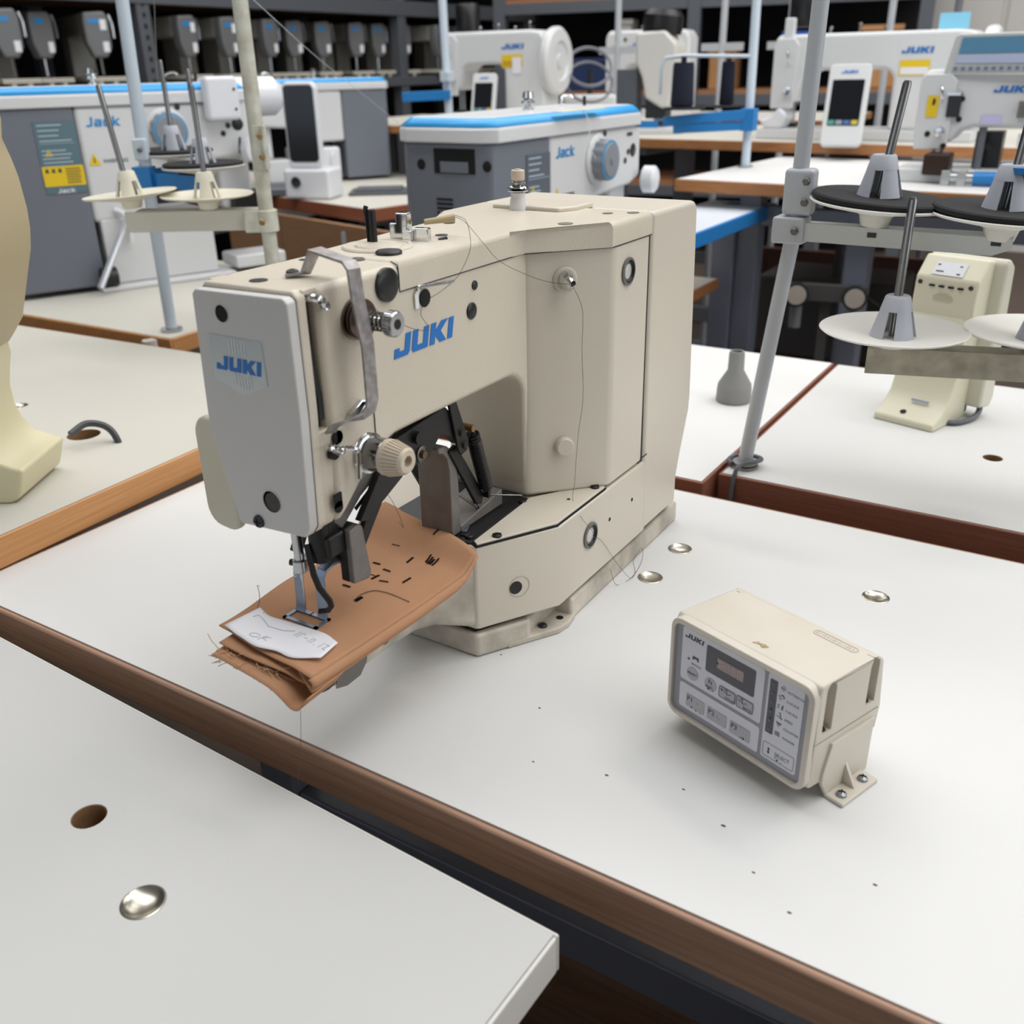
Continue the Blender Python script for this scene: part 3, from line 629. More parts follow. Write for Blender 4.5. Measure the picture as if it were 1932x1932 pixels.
B().strip([(.014,-.007,.1895),(.021,-.004,.1905),(.027,.0,.193)], .005, (0,1,0), .001).obj('guide_tab', CHROME, mc)
# clamp brackets (black block, raw metal cheek) left and right
for (x0,x1,m1,n1) in ((.0205,.0280,BLACK,'clamp_block'),(.0280,.0335,CASTM,'clamp_cheek')):
    B().prism([(.020,.131),(.037,.128),(.040,.133),(.0345,.174),(.0305,.177),(.020,.1745)], x0, x1, 'x').obj(n1, m1, mc, bevel=.0012)
B().bx(-.009,.004,.020,.030,.138,.172).obj('clamp_block', BLACK, mc, bevel=.0015)
B().bx(.004,.0205,.024,.030,.142,.160).obj('clamp_back_plate', CASTM, mc, bevel=.0008)
for (x,z) in ((.002,.1575),(.0165,.1475)):
    B().lathe([(.0001,.001),(.0032,.001),(.0036,0)], (x,.0205 if x<.01 else .0242,z), (0,-1,0), 14).obj('bore', HOLE, mc)
q = B().lathe([(.0001,.0016),(.003,.0014),(.0034,0)], (.0252,.0202,.1640), (0,-1,0), 14).obj('block_screw', BLACK, mc)
# --- work clamp feet: two bent blue-steel legs and the window frame
for (x, nm) in ((-.0062,'clamp_leg'),(.0160,'clamp_leg')):
    B().strip([(x+.001,.030,.1475),(x+.0005,.012,.1475),(x,.0055,.1455),(x-.0005,.0028,.1405),(x-.0012,.0022,.1100),(x-.0012,.0005,.1052)], .0092, (1,0,0), .0016).obj(nm, BLUESTEEL, mc, bevel=.0004)
cf = B()
cf.bx(-.0135,.0205,.0005,.0040,.1035,.1055); cf.bx(-.0135,.0205,-.0125,-.0095,.1035,.1055)
cf.bx(-.0135,-.0105,-.0125,.0040,.1035,.1055); cf.bx(.0175,.0205,-.0125,.0040,.1035,.1055)
cf.obj('clamp_frame', BLUESTEEL, mc)
B().bx(.0028,.0034,.0003,.0042,.1034,.1058).obj('frame_split', HOLE, mc)

# --- pale plastic eye guard hanging at the far side of the head
egp = rrect(-.021,-.045,.021,.045,.016,5)
B().prism([(p[0], p[1]) for p in egp], .0, .010, 'y').obj('eye_guard', PLAS_G, mc, bevel=.004, seg=3, loc=(-.0735,-.004,.2065), rz=-.12)
B().bx(-.062,-.044,.0,.008,.228,.240).obj('guard_bracket', DARKM, mc)
# top tension post rising behind the arm
tp = B().lathe([(.0085,0),(.0075,.010),(.0068,.011),(.0068,.016)], (-.0215,.349,.358), (0,0,1), 20).obj('tension_post_base', mat('pale_post_plastic','#d8d7d4',.4), mc)
B().lathe([(.003,0),(.003,.003),(.0092,.004),(.0100,.005),(.006,.006),(.0100,.007),(.0092,.0082),(.005,.0098),(.0066,.0106),(.0066,.0122),(.0045,.013),(.0045,.015)], (-.0215,.349,.371), (0,0,1), 26).obj('top_tension_disc', CHROME, mc)
B().lathe([(.0056,0),(.0063,.001),(.0063,.0082),(.0056,.009),(.0028,.009),(.0028,.0098),(.0001,.0098)], (-.0215,.349,.385), (0,0,1), 26).obj('top_tension_knob', BEIGE, mc)
B().lathe([(.0001,.022),(.012,.021),(.021,.015),(.0235,.006),(.0235,0)], (-.060,.335,.335), (0,0,1), 28).obj('back_dome', PAINT_S, mc)

# --- handwritten paper tag lying on the table behind the throat
pt = B().flat([(-.7673,.9048),(-.7135,.8166),(-.685,.8237),(-.7307,.9127)], (0,0,TZ+.0006), (1,0,0), (0,1,0), .0003).obj('paper_tag', mat('white_paper','#e6e6ea',.7))
tag(pt, 'small handwritten paper tag lying on the white table behind the machine throat', 'paper tag')
b = B()
for k in range(6):
    x, y = -.742+.009*k*.7, .895-.0135*k
    b.strip([(x-.012,y-.003,TZ+.0012),(x-.004,y+.001,TZ+.0012),(x+.002,y-.002,TZ+.0012),(x+.011,y+.003,TZ+.0012)], .0011, (0,1,0), .0002)
b.obj('handwriting', mat('pencil_grey','#9a9ca4',.8), pt)

# ================================================================== cloth swatch in the work clamp
CLOTH = mat('tan_twill_cloth', '#bd9070', .9, bump=(1800, .5, .0006), var=(14, .9, '#b58866'), spec=.2)
def at_m(x, y, z=0): return (-.470+x, .44+y, TZ+z)
cs = thing('cloth_swatch', 'folded tan cloth swatch with dark bartacks held in the machine clamp', 'cloth', at_m(0, 0, .1025))
def sstep(a, b, x):
    t = min(max((x-a)/(b-a), 0), 1); return t*t*(3-2*t)
def lerp(a, b, t): return a+(b-a)*t
def cloth_z(x, y):
    z = .0012 + sstep(.115,.145,y)*.0118
    z += .0028*sstep(-.030,-.055,x)*math.sin(y*48+.6)
    z += .0010*math.sin(y*40+x*60)*sstep(.02,.10,y)
    z += .0045*sstep(.06,.13,y)*sstep(-.01,-.055,x)*(1-sstep(.13,.17,y))
    z -= .004*sstep(.036,.062,x)*(1-sstep(.1,.14,y))
    return z
def cloth_sheet(name, u0f, u1f, v0f, v1f, zf, nu=26, nv=44, th=.0009):
    secs = []
    for j in range(nv+1):
        row = []
        for i in range(nu+1):
            s, t = i/nu, j/nv
            x = lerp(u0f(t), u1f(t), s); y = lerp(v0f(s), v1f(s), t); row.append((x, y, zf(x, y, s, t)))
        secs.append(row)
    b = B().loft(secs, closed=False)
    o = b.obj(name, CLOTH, cs, angle=80); md = o.modifiers.new('thick', 'SOLIDIFY'); md.thickness = th; md.offset = 0
    return o
# top layer, its right border rolled under in a soft fold
def lx(t): return lerp(-.0535, -.062, t)+.004*math.sin(t*7.5+.4)*(1-t)+.006*math.sin(PI*t)
def rx_(t): return lerp(.0560, .0655, t)
def zt(x, y, s, t): return cloth_z(x, y)
top = cloth_sheet('top_layer', lx, rx_, lambda s: lerp(-.0415, -.0565, s)-.004*math.sin(s*PI), lambda s: lerp(.172, .136, s)+.003*math.sin(s*PI), zt)
def z2(x, y, s, t): return cloth_z(x, y)-.0022-.0065*sstep(.034,.06,x)*(1-sstep(.1,.14,y))
cloth_sheet('under_layer', lambda t: .031, lambda t: lerp(.0590,.0668,t), lambda s: lerp(-.050,-.0600,s), lambda s: lerp(.140,.133,s), z2, 10, 40)
# right-hand fold joining both layers
b = B(); secs = []
for j in range(41):
    t = j/40; y = lerp(-.0590, .1345, t); x = lerp(.0560,.0655,t); row = []
    for k in range(9):
        a = math.radians(90-22.5*k); zc = (cloth_z(x,y)+z2(x,y,1,t))/2; r = (cloth_z(x,y)-z2(x,y,1,t))/2
        row.append((x+max(r,.001)*.8*math.cos(a), y, zc+r*math.sin(a)))
    secs.append(row)
o = b.loft(secs, closed=False).obj('folded_edge', CLOTH, cs, angle=80); md = o.modifiers.new('thick','SOLIDIFY'); md.thickness = .0009; md.offset = 0
# S-shaped fold ends bulging out at the front
def ribbon(name, path, y0, y1, drop=0, n=8):
    P = smooth_path([(p[0], 0, p[1]) for p in path], 5); secs = []
    for j in range(n+1):
        t = j/n; secs.append([(p.x, lerp(y0(p.x), y1, t), p.z-drop*(1-t)**2) for p in P])
    o = B().loft(secs, closed=False).obj(name, CLOTH, cs, angle=80); md = o.modifiers.new('thick','SOLIDIFY'); md.thickness = .0010; md.offset = 0
ribbon('front_fold', [(-.036,-.0035),(-.010,-.0025),(.014,-.0030),(.032,-.0050),(.043,-.0090),(.051,-.0098),(.0560,-.0065),(.0535,-.0025),(.047,-.0005)], lambda x: -.0560-.004*math.sin((x+.036)*40), -.030)
ribbon('lower_fold', [(-.036,-.0085),(-.026,-.0062),(-.008,-.0065),(.012,-.0080),(.028,-.0115),(.038,-.0175),(.045,-.0230),(.0515,-.0225),(.0560,-.0165),(.0605,-.0110)], lambda x: -.0640-.006*math.sin((x+.046)*24), -.030, .001)
ribbon('loose_flap', [(-.039,-.0105),(-.035,-.0060),(-.029,-.0085),(-.022,-.0065)], lambda x: -.0590, -.028, .003)
# frayed yarns along the raw front edge
b = B()
for k in range(80):
    s = random.random(); x = lerp(-.037, .026, s); y = -.0610-.003*random.random(); z = -.006-.004*random.random()
    pts = [(x, y+.004, z)]
    dx, dy, dz = random.uniform(-.5,.5), -random.uniform(.2,1), random.uniform(-.3,.5)
    for q in range(5):
        p = pts[-1]; pts.append((p[0]+dx*.0026, p[1]+dy*.0019, p[2]+dz*.0019)); dx += random.uniform(-.9,.9); dz += random.uniform(-.9,.5); dy += random.uniform(-.4,.7)
    b.tube(smooth_path(pts, 3), .00030, 4)
o = b.obj('frayed_yarn', mat('frayed_yarn', '#c8a482', .9), cs); o['kind'] = 'stuff'
# bartacks: dark bars of zigzag stitches
SEG = [[(.0161,.1411),(.0153,.1515)],[(-.0162,.1236),(-.0084,.1243)],[(.0128,.1068),(.0119,.1167)],[(-.0107,.0914),(-.0039,.0922)],[(.0035,.0873),(.0109,.0873)],[(-.0027,.0736),(.0051,.0747)],[(.0063,.0685),(.0073,.0769)],[(.0133,.0701),(.0206,.0724)],[(.0314,.0775),(.0321,.0871)],[(-.0072,.0491),(.0004,.0493)],[(.027,.1144),(.0261,.1236)],[(.0297,.1126),(.0294,.1218)],[(.0356,.1117),(.0354,.1219)],[(.0324,.1125),(.0320,.1200)],[(.017,.035),(.0185,.0422)],[(.019,.0345),(.0194,.0417)],[(-.0155,.0062),(-.0105,.0035)]]
for k, (p, q) in enumerate(SEG):
    thin = k in (1, 5)
    d = Vector((q[0]-p[0], q[1]-p[1], 0)); L = d.length; d.normalize(); nrm = Vector((-d.y, d.x, 0)); b = B(); n = 16
    pts = []
    for i in range(n+1):
        c = Vector((p[0], p[1], 0))+d*(L*i/n)+nrm*((.0009 if not thin else .0003)*(1 if i % 2 else -1)); pts.append((c.x, c.y, cloth_z(c.x, c.y)+.0009))
    b.tube(pts, .00046 if not thin else .0003, 4); b.obj('bartack', mat('bartack_thread', '#3d302a', .8), cs)
b = B(); CUR = [(.0175,.0345),(.016,.0415),(.0175,.0497),(.0219,.0553),(.0317,.0575),(.0418,.0576),(.0528,.0588)]
b.tube(smooth_path([(x, y, cloth_z(x, y)+.0012) for x, y in CUR], 6), .00034, 4); b.obj('thread_tail', mat('bartack_thread', '#3d302a', .8), cs)

# white paper sticker on the cloth
st = thing('paper_label', 'white handwritten paper label stuck on the front of the tan cloth', 'label', at_m(0, 0, .1040))
LBL = [(-.0399,-.0455),(-.036,-.0135),(-.0186,-.0186),(.0018,-.0180),(.0199,-.0185),(.038,-.0175),(.0496,-.0214),(.0507,-.0347),(.0436,-.05),(.0249,-.0491),(.0013,-.0548)]
def lz_(x, y): return .0016+.0016*sstep(-.02,-.04,x)+.0022*sstep(-.034,-.052,y)*math.sin((x+.04)*42)**2
top_e = [(-.0399,-.0455),(-.0388,-.034),(-.0375,-.022),(-.036,-.0135)]
A0 = [(-.036,-.0135),(-.022,-.0172),(-.004,-.0160),(.014,-.0150),(.032,-.0145),(.0478,-.0190)]
A1 = [(-.0399,-.0455),(-.019,-.0505),(.0013,-.0548),(.018,-.0505),(.0330,-.0500),(.0507,-.0400)]
secs = []
P0 = smooth_path([(x, y, 0) for x, y in A0], 5); P1 = smooth_path([(x, y, 0) for x, y in A1], 5)
for a, c in zip(P0, P1):
    row = []
    for j in range(9):
        q = a.lerp(c, j/8); row.append((q.x, q.y, lz_(q.x, q.y)))
    secs.append(row)
o = B().loft(secs, closed=False).obj('sheet', mat('label_paper','#e9e9ee',.65), st, angle=80); md = o.modifiers.new('thick','SOLIDIFY'); md.thickness = .0003
b = B(); PEN = mat('pencil_mark','#8d8e96',.8)
def pen(pts): b.tube([(x, y, lz_(x, y)+.0004) for x, y in pts], .00022, 4)
pen([(-.0105+.0045*math.cos(a), -.0436+.0028*math.sin(a)) for a in [i*.5 for i in range(13)]])
pen([(-.0035,-.0475),(-.002,-.039)]); pen([(.002,-.0395),(-.0028,-.0435),(.003,-.0455)])
pen([(.0135,-.0285),(.0155,-.022)]); pen([(.0165,-.0290),(.0180,-.0225),(.021,-.0235)]); pen([(.0225,-.0265),(.0255,-.0265)])
pen([(.028,-.030),(.029,-.024),(.032,-.0245),(.0305,-.030)]); pen([(.0345,-.0305),(.0348,-.030)])
pen([(.0395,-.031),(.0405,-.0245)]); pen([(.0425,-.0255),(.046,-.0255),(.0435,-.031),(.047,-.0315)])
pen([(-.031,-.0255),(-.029,-.0215),(-.022,-.0235),(-.012,-.0285),(.002,-.0275),(.010,-.0235)])
b.obj('handwriting', PEN, st)

# loose sewing threads
def thread(label, pts, r=.00022, name='sewing_thread', m=THREAD):
    o = B().tube(smooth_path(pts, 6), r, 4).obj(name, m); return tag(o, label, 'thread')
def M_(x, y, z): return at_m(x, y, z)
thread('dark thread running from the bobbin winder down the arm to the three-cornered guide', [M_(.012,.198,.3735),M_(.024,.196,.370),M_(.045,.19,.356),M_(.052,.20,.342),M_(.056,.225,.329),M_(.0665,.250,.3175),M_(.0815,.2655,.3135),M_(.0815,.268,.312),M_(.0865,.277,.290),M_(.0865,.277,.255),M_(.087,.279,.21),M_(.084,.276,.175),M_(.083,.272,.13),M_(.0835,.268,.1150),M_(.0975,.258,.104),M_(.1035,.270,.0855),M_(.1010,.2775,.076),M_(.1005,.29,.068),M_(.099,.305,.055),M_(.0985,.318,.040),M_(.104,.33,.020),M_(.112,.34,.004),M_(.108,.36,.001),M_(.100,.372,.0065),M_(.100,.392,.012),M_(.104,.385,.002),M_(.110,.35,.001),M_(.104,.325,.001),M_(.0985,.320,.02)])
thread('dark thread hanging from the winder to the wire guide on the arm', [M_(.0125,.198,.3745),M_(.030,.189,.372),M_(.050,.165,.358),M_(.058,.142,.346),M_(.0600,.128,.3400),M_(.052,.12,.332),M_(.0445,.113,.326),M_(.0445,.106,.318),M_(.060,.094,.312),M_(.062,.075,.316),M_(.054,.056,.328),M_(.0505,.045,.337)])
thread('dark thread hanging loose from the beige tension knob', [M_(.052,.034,.2205),M_(.0535,.040,.205),M_(.052,.05,.19),M_(.046,.064,.17),M_(.030,.085,.150),M_(-.02,.14,.12),M_(-.09,.23,.055),M_(-.17,.32,.004),M_(-.205,.345,.0012),M_(-.245,.345,.0012),M_(-.235,.365,.0012),M_(-.2,.36,.0012)])
thread('dark thread tail caught on the far corner of the cloth', [M_(-.0535,.004,.112),M_(-.050,-.001,.1165),M_(-.045,-.0045,.1135),M_(-.042,-.008,.108),M_(-.037,-.015,.1065),M_(-.028,-.017,.1065)])
thread('pale thread end hanging below the cloth fold', [M_(.052,-.066,.080),M_(.055,-.072,.060),M_(.056,-.078,.040),M_(.0545,-.080,.024)])
# fluff and specks on the main table
SPK = mat('dark_lint','#55504c',.9)
for (x, y, s) in ((-.30,.49,.9),(-.245,.505,1.2),(-.19,.52,1),(-.152,.5,1.4),(-.12,.47,1),(-.05,.50,1.2),(-.40,.60,.9),(-.09,.45,1.2),(-.33,.55,1)):
    o = B().lathe([(.0001,.0004*s),(.0006*s,.0003*s),(.0008*s,0)], (x, y, TZ), (0,0,1), 6)
    o.v = [Vector((x+(p.x-x)*1.8, p.y, p.z)) for p in o.v]
    tag(o.obj('lint_speck', SPK), 'tiny dark lint speck on the white work table', 'lint', 'lint specks on the white work table')

# ================================================================== control panel box
CPB = mat('aged_beige_plastic', '#cfc8bc', .42, bump=(700, .08, .0004), var=(20, .5, '#cac2b3'))
CPG = mat('panel_grey_print', '#93929a', .45); CPW = mat('panel_white_print', '#d4d4da', .45); CPD = mat('panel_display_grey', '#4d4d54', .3)
KEYG = mat('key_grey', '#b0afb4', .45); PINK = mat('display_pink_glass','#9d8d8c',.2)
cp = thing('control_panel', 'beige control box with keypad and display screwed to the work table', 'control box', (-.09, .56, TZ), math.radians(-19.7))
X0, X1 = -.1415, -.0125
# side silhouette (y,z): front bezel, bulging seam, tapered underside
cpb = B()
prof = [(-.0185,.0165),(-.0215,.020),(-.0235,.055),(-.0215,.0985),(-.0185,.1035),(.050,.0985),(.0555,.0945),(.0610,.0525),(.0560,.013),(.0520,.0095)]
cpb.prism(prof, X0, X1, 'x'); cpo = cpb.obj('housing', CPB, cp, bevel=.0055, seg=4)
B().tube([(X1+.0001,-.019,.0550),(X1+.0001,.0565,.0522)], .00035, 4).tube([(X0-.0001,-.019,.0550),(X0-.0001,.0565,.0522)], .00035, 4).obj('seam', mat('seam_shadow','#8d8574',.6), cpo)
# front frame
fo = rrect(0, 0, .129, .0875, .010, 5); fi = rrect(.0042, .0045, .1248, .0835, .0065, 5)
O = Vector((X0, -.0232, .0160)); UX, UY = Vector((1,0,0)), Vector((0, .014/.0875*0, 1))
n = len(fo); b = B()
ring = [[(X0+p[0], y, .0160+p[1]) for p in q] for q, y in ((fo,-.0190),(fo,-.0262),(fi,-.0275),(fi,-.0235))]
b.loft(ring, cap=False).obj('bezel', CPB, cpo, bevel=.0008)
FY = -.0245
def fpt(u, v): return Vector((X0+.0045+u*.001, FY, .0160+.0048+v*.00103))
def rect(nm, u0, v0, u1, v1, r, m, lift, par, th=.00025):
    return B().flat([(p[0]*.001, p[1]*.00103) for p in rrect(u0, v0, u1, v1, r, 4)], (X0+.0045, FY-lift, .0208), (1,0,0), (0,0,1), -.0 or th).obj(nm, m, par)
face = B().flat([(p[0], p[1]) for p in rrect(0,0,.120,.078,.004,3)], (X0+.0045, FY+.0008, .0205), (1,0,0), (0,0,1), .0008).obj('membrane', CPG, cpo)
rect('label_field', 6.3, 29.8, 82.6, 74.6, 2, CPW, .0001, face); rect('label_field', 6.6, 5.0, 82.8, 26.8, 2, CPW, .0001, face); rect('label_field', 85.6, 5.2, 115.6, 75.2, 2, CPW, .0001, face)
lcd = rect('display', 30.2, 48, 75.1, 70, 1.5, CPD, .0004, face); rect('digit_glass', 41, 55.5, 65.2, 64, .3, PINK, .0007, lcd)
b = B()
for k in range(4):
    u = 43.5+k*5.4
    for (a0, b0, a1, b1) in ((0,0,.8,6.6),(3.2,0,4,6.6),(0,0,4,.8),(0,3,4,3.8),(0,5.8,4,6.6)):
        b.flat([(x*.001, y*.00103) for x, y in ((u+a0,56.4+b0),(u+a1,56.4+b0),(u+a1,56.4+b1),(u+a0,56.4+b1))], (X0+.0045, FY-.0010, .0208), (1,0,0), (0,0,1), .0001)
b.obj('digits', mat('unlit_segments','#b09c98',.3), lcd)
def key(u0, v0, u1, v1, r=.8, outline=False):
    k = rect('key', u0, v0, u1, v1, r, KEYG, .0005, face)
    if outline:
        kk = B(); po = rrect(u0, v0, u1, v1, r, 4); kk.tube([fpt(p[0], p[1])+Vector((0,-.0009,0)) for p in po], .00022, 4, closed=True); kk.obj('key_outline', DARKINK, k)
    return k
k1 = key(13.8, 8.6, 32, 19.4); k2 = key(35, 8.8, 53.4, 19.2); k3 = key(56.8, 8.6, 75.3, 19)
def txt(parent, s, u, v, size, sx=1.0, m=DARKINK, lift=.0009):
    p = fpt(u, v); return B().text(s, size, (p.x, FY-lift, p.z), (1,0,0), (0,0,1), .00005, sx=sx).obj('lettering', m, parent)
txt(k1, 'P1', 14.8, 13.9, .0062); txt(k2, 'P2', 36, 13.7, .0062); txt(k3, 'P3', 57.8, 13.5, .0062)
kp = key(44.6, 33.4, 59.3, 42.4, 1.2, True); km = key(60.8, 33.8, 75.6, 42.8, 1.2, True)
txt(kp, '+/L-', 45.4, 38, .0062); txt(kp, 'FORWARD', 50.2, 34.3, .0019)
txt(km, '-/L-', 61.5, 38.3, .0062); txt(km, 'BACK', 67, 34.6, .0030)
def rkey(u, v, r):
    return B().flat([(r*math.cos(2*PI*i/28), r*math.sin(2*PI*i/28)) for i in range(28)], fpt(u, v)+Vector((0,-.0005,0)), (1,0,0), (0,0,1), .00025).obj('round_key', KEYG, face)
ka = rkey(18.2, 38.4, .0056); kb_ = rkey(36, 38.3, .0056)
txt(ka, 'READY', 13.6, 37.4, .0030); txt(kb_, 'RESET', 31.6, 34.9, .0027); txt(kb_, 'Ft', 33.8, 38.6, .0052)
logo(B(), LOGO_A, fpt(8.8,66.6)+Vector((0,-.0004,0)), (1,0,0), (0,0,1), .0041, .0185, .2, .0001).obj('logo_lettering', DARKINK, face)
B().flat([(.0011*math.cos(i*.6), .0011*math.sin(i*.6)) for i in range(10)], fpt(13.6,49.6)+Vector((0,-.0004,0)), (1,0,0), (0,0,1), .0003).obj('led', mat('led_dark','#55545c',.3), face)
B().flat([(0,0),(.0012,0),(.0012,.0014),(.0046,.0014),(.0046,0),(.0060,0),(.0060,.0034),(.0,.0034)], fpt(17.2,50.6)+Vector((0,-.0004,0)), (1,0,0), (0,0,1), .0001).obj('sewing_icon', DARKINK, face)
txt(face, 'SEWING', 16.2, 46, .0026, lift=.0004)
bar = rect('led_bar', 87.5, 27.2, 93.8, 71, .8, CPD, .0004, face)
for k in range(6):
    B().flat([(.0011*math.cos(i*.6), .0011*math.sin(i*.6)) for i in range(10)], fpt(90.6, 68-k*7.55)+Vector((0,-.0008,0)), (1,0,0), (0,0,1), .0002).obj('led', mat('led_bead','#68676c',.3), bar)
for k, s in enumerate(('PATTERN No.', 'X-SCALE', 'Y-SCALE', 'SPEED', 'COUNTER', 'WINDER')):
    txt(face, s, 102, 66.3-k*7.5, .0027 if k else .0024, .98, lift=.0004)
b = B(); ZF = FY-.0004
def ic(poly, u, v): b.flat([(x*.001, y*.001) for x, y in poly], fpt(u, v)+Vector((0,-.0004,0)), (1,0,0), (0,0,1), .0001)
def frame_poly(cx, cy, R, w):
    for q in range(4):
        a0, a1 = q*PI/2, (q+1)*PI/2
        ic([(R*math.cos(a0),R*math.sin(a0)),(R*math.cos(a1),R*math.sin(a1)),((R-w)*math.cos(a1),(R-w)*math.sin(a1)),((R-w)*math.cos(a0),(R-w)*math.sin(a0))], cx, cy)
frame_poly(98.6, 68.2, 2.3, .35)
ic([(-1.6,1),(1.6,1),(.8,1.9),(-.8,1.9)], 98.6, 61); ic([(-2.2,-.4),(-.2,-.4),(-.8,.5),(-1.8,.5)], 97.6, 61); ic([(.4,-.6),(2,-.2),(1.6,.6),(.2,.3)], 98.6, 61); ic([(-1.8,-1.8),(.4,-1.4),(0,-.8),(-1.4,-.8)], 97.8, 60.4)
ic([(-1.2,-2),(.2,-2),(.6,2),(-.4,2)], 99.6, 53); ic([(-2,-.4),(-.6,-.4),(-.6,.8),(-1.6,.8)], 97.4, 53.6); ic([(-1.4,-1.6),(.2,-1.6),(-.2,-.8),(-1.2,-.8)], 96.6, 53)
ic([(-1,1.4),(.8,1.4),(.5,2.2),(-.7,2.2)], 98.2, 46); ic([(-.3,-1),(.6,-1),(.5,1),(-.2,1)], 98.4, 46); ic([(-2.4,-1.4),(1.8,-2.6),(2,-2.2),(-2.4,-.9)], 98, 46); ic([(.2,-1),(2.4,-2.8),(2.6,-2.4),(.6,-.6)], 98, 46)
ic([(-2.4,1.2),(2.4,1.2),(2.4,1.6),(-2.4,1.6)], 98, 38.6); ic([(-2.2,1.2),(-1.7,1.2),(.1,-2),(-.3,-2)], 98, 38.6); ic([(2.2,1.2),(1.7,1.2),(-.3,-2),(.1,-2)], 98, 38.6); ic([(-1,-.2),(1.2,-.2),(1.2,.6),(-1,.6)], 98, 38.8)
for q in range(4): ic([(-2.2,0),(2,0),(2,.45),(-2.2,.45)], 97.8, 28.9+q*.95)
ic([(0,-3),(1.3,-1),(.5,-1),(.5,1),(1.3,1),(0,3),(-1.3,1),(-.5,1),(-.5,-1),(-1.3,-1)], 92.2, 12.9)
b.obj('printed_icons', DARKINK, face)
B().tube([fpt(p[0], p[1])+Vector((0,-.0005,0)) for p in rrect(87.4, 7.5, 113.5, 19, 1.2, 4)], .0002, 4, closed=True).obj('key_outline', mat('thin_grey_line','#77767e',.5), face)
txt(face, 'SELECT', 97.4, 11.6, .0044, .88, lift=.0004)
txt(face, 'No.', 96.9, 67.4, .0020, lift=.0004)
b = B()
for (u, v, r) in ((20,9.4,.7),(24.5,8.9,.6),(28.5,8.7,.5),(25.5,15.5,.4),(45,15,.4),(47,13.5,.35),(70,10,1.0),(67.5,9.6,.5),(67,18,.4),(34.6,34,.9),(39,34.3,.6),(100.5,9.4,1.0),(98.6,10.8,.6),(104,9.2,.4),(90.7,47.7,.8),(90.8,40.2,.7),(41.2,59.5,1.1),(58,53,.4)):
    po = [(u+r*random.uniform(.6,1.2)*math.cos(i*PI/3.5), v+r*random.uniform(.5,1.1)*math.sin(i*PI/3.5)) for i in range(7)]
    b.flat([(x*.001, y*.00103) for x, y in po], (X0+.0045, FY-.0011, .0208), (1,0,0), (0,0,1), .00008)
b.obj('worn_spots', mat('worn_black','#1b1a1c',.6), face)
# screw slots with round tops, cut into the housing corners
cuts = []
SLOTS = []
for (xx, sg) in ((X1, 1), (X0, -1)):
    for y0 in (-.0075, .0440):
        zt_ = .0965-(.003 if y0 > 0 else 0)
        cuts.append(B().prism([(y0-.0055,.0610),(y0+.0055,.0610)]+arc2(y0, zt_-.0, .0055, 0, 180, 8), xx-sg*.0075, xx+sg*.02, 'x')); SLOTS.append((xx, sg, y0))
    cuts.append(B().prism([(.0485,.010),(.075,.010),(.075,.034),(.0485,.034)], xx-sg*.006, xx+sg*.02, 'x'))
carve(cpo, *cuts)
for (xx, sg, y0) in SLOTS:
    B().lathe([(.0001,.0016),(.0024,.0014),(.003,.0002),(.003,-.001)], (xx-sg*.0040, y0, .0610), (0,0,1), 12).obj('slot_screw', DARKM, cp)
# feet with gusset and screws
for (xx, sg) in ((X1, 1), (X0, -1)):
    ft = B()
    ft.prism([(.002,.0),(.0515,.0),(.0515,.046),(.0,.048),(-.0065,.0245),(-.0065,.0155)], xx-sg*.001, xx+sg*.0022, 'x')
    fo_ = ft.obj('foot_plate', CPB, cp, bevel=.0008)
    B().prism([(xx,.0),(xx+sg*.0165,.0),(xx+sg*.0165,.044),(xx,.044)], 0, .0032).obj('foot_flange', CPB, cp, bevel=.0012, seg=3)
    B().prism([(0,.003),(sg*.012,.003),(0,.0245)], .0205, .0230, 'y').obj('gusset', CPB, cp, loc=(xx,0,0))
    for y in (.0085,.0345):
        s = B().lathe([(.0001,.0062),(.002,.006),(.0036,.0048),(.0040,.0032)], (xx+sg*.0095, y, 0), (0,0,1), 16).obj('screw', mat('zinc_screw','#8f9296',.3,.9), cp)
        B().box((xx+sg*.0095, y, .0062),(.0046,.0008,.0006),rz=.5).box((xx+sg*.0095, y, .0062),(.0008,.0046,.0006),rz=.5).obj('cross_slot', HOLE, s)
# moulded text pad and stain on the lid
lidz = lambda y: .1035-(y+.0185)*.073
b = B().tube([(p[0], p[1], lidz(p[1])+.0001) for p in rrect(-.062,.0375,-.026,.0445,.0034,5)], .0003, 4, closed=True)
for k in range(14):
    xx = -.0595+k*.0023; b.strip([(xx,.0396,lidz(.0396)+.0002),(xx+random.uniform(-.0003,.0006),.0424,lidz(.0424)+.0002)], random.uniform(.0004,.0011), (1,0,0), .0001)
b.obj('moulded_marking', mat('marking_shadow','#a99f8e',.6), cpo)
B().flat([(-.006,-.003),(-.001,-.001),(.003,-.0035),(.006,.001),(.001,.0022),(-.002,.0005),(-.004,.002)], (-.072,-.008,lidz(-.008)+.0002), (1,0,0), (0,1,-.073), .0001).obj('glue_stain', mat('glue_stain','#b9a372',.5, var=(300,.4,'#6a5a40')), cpo)

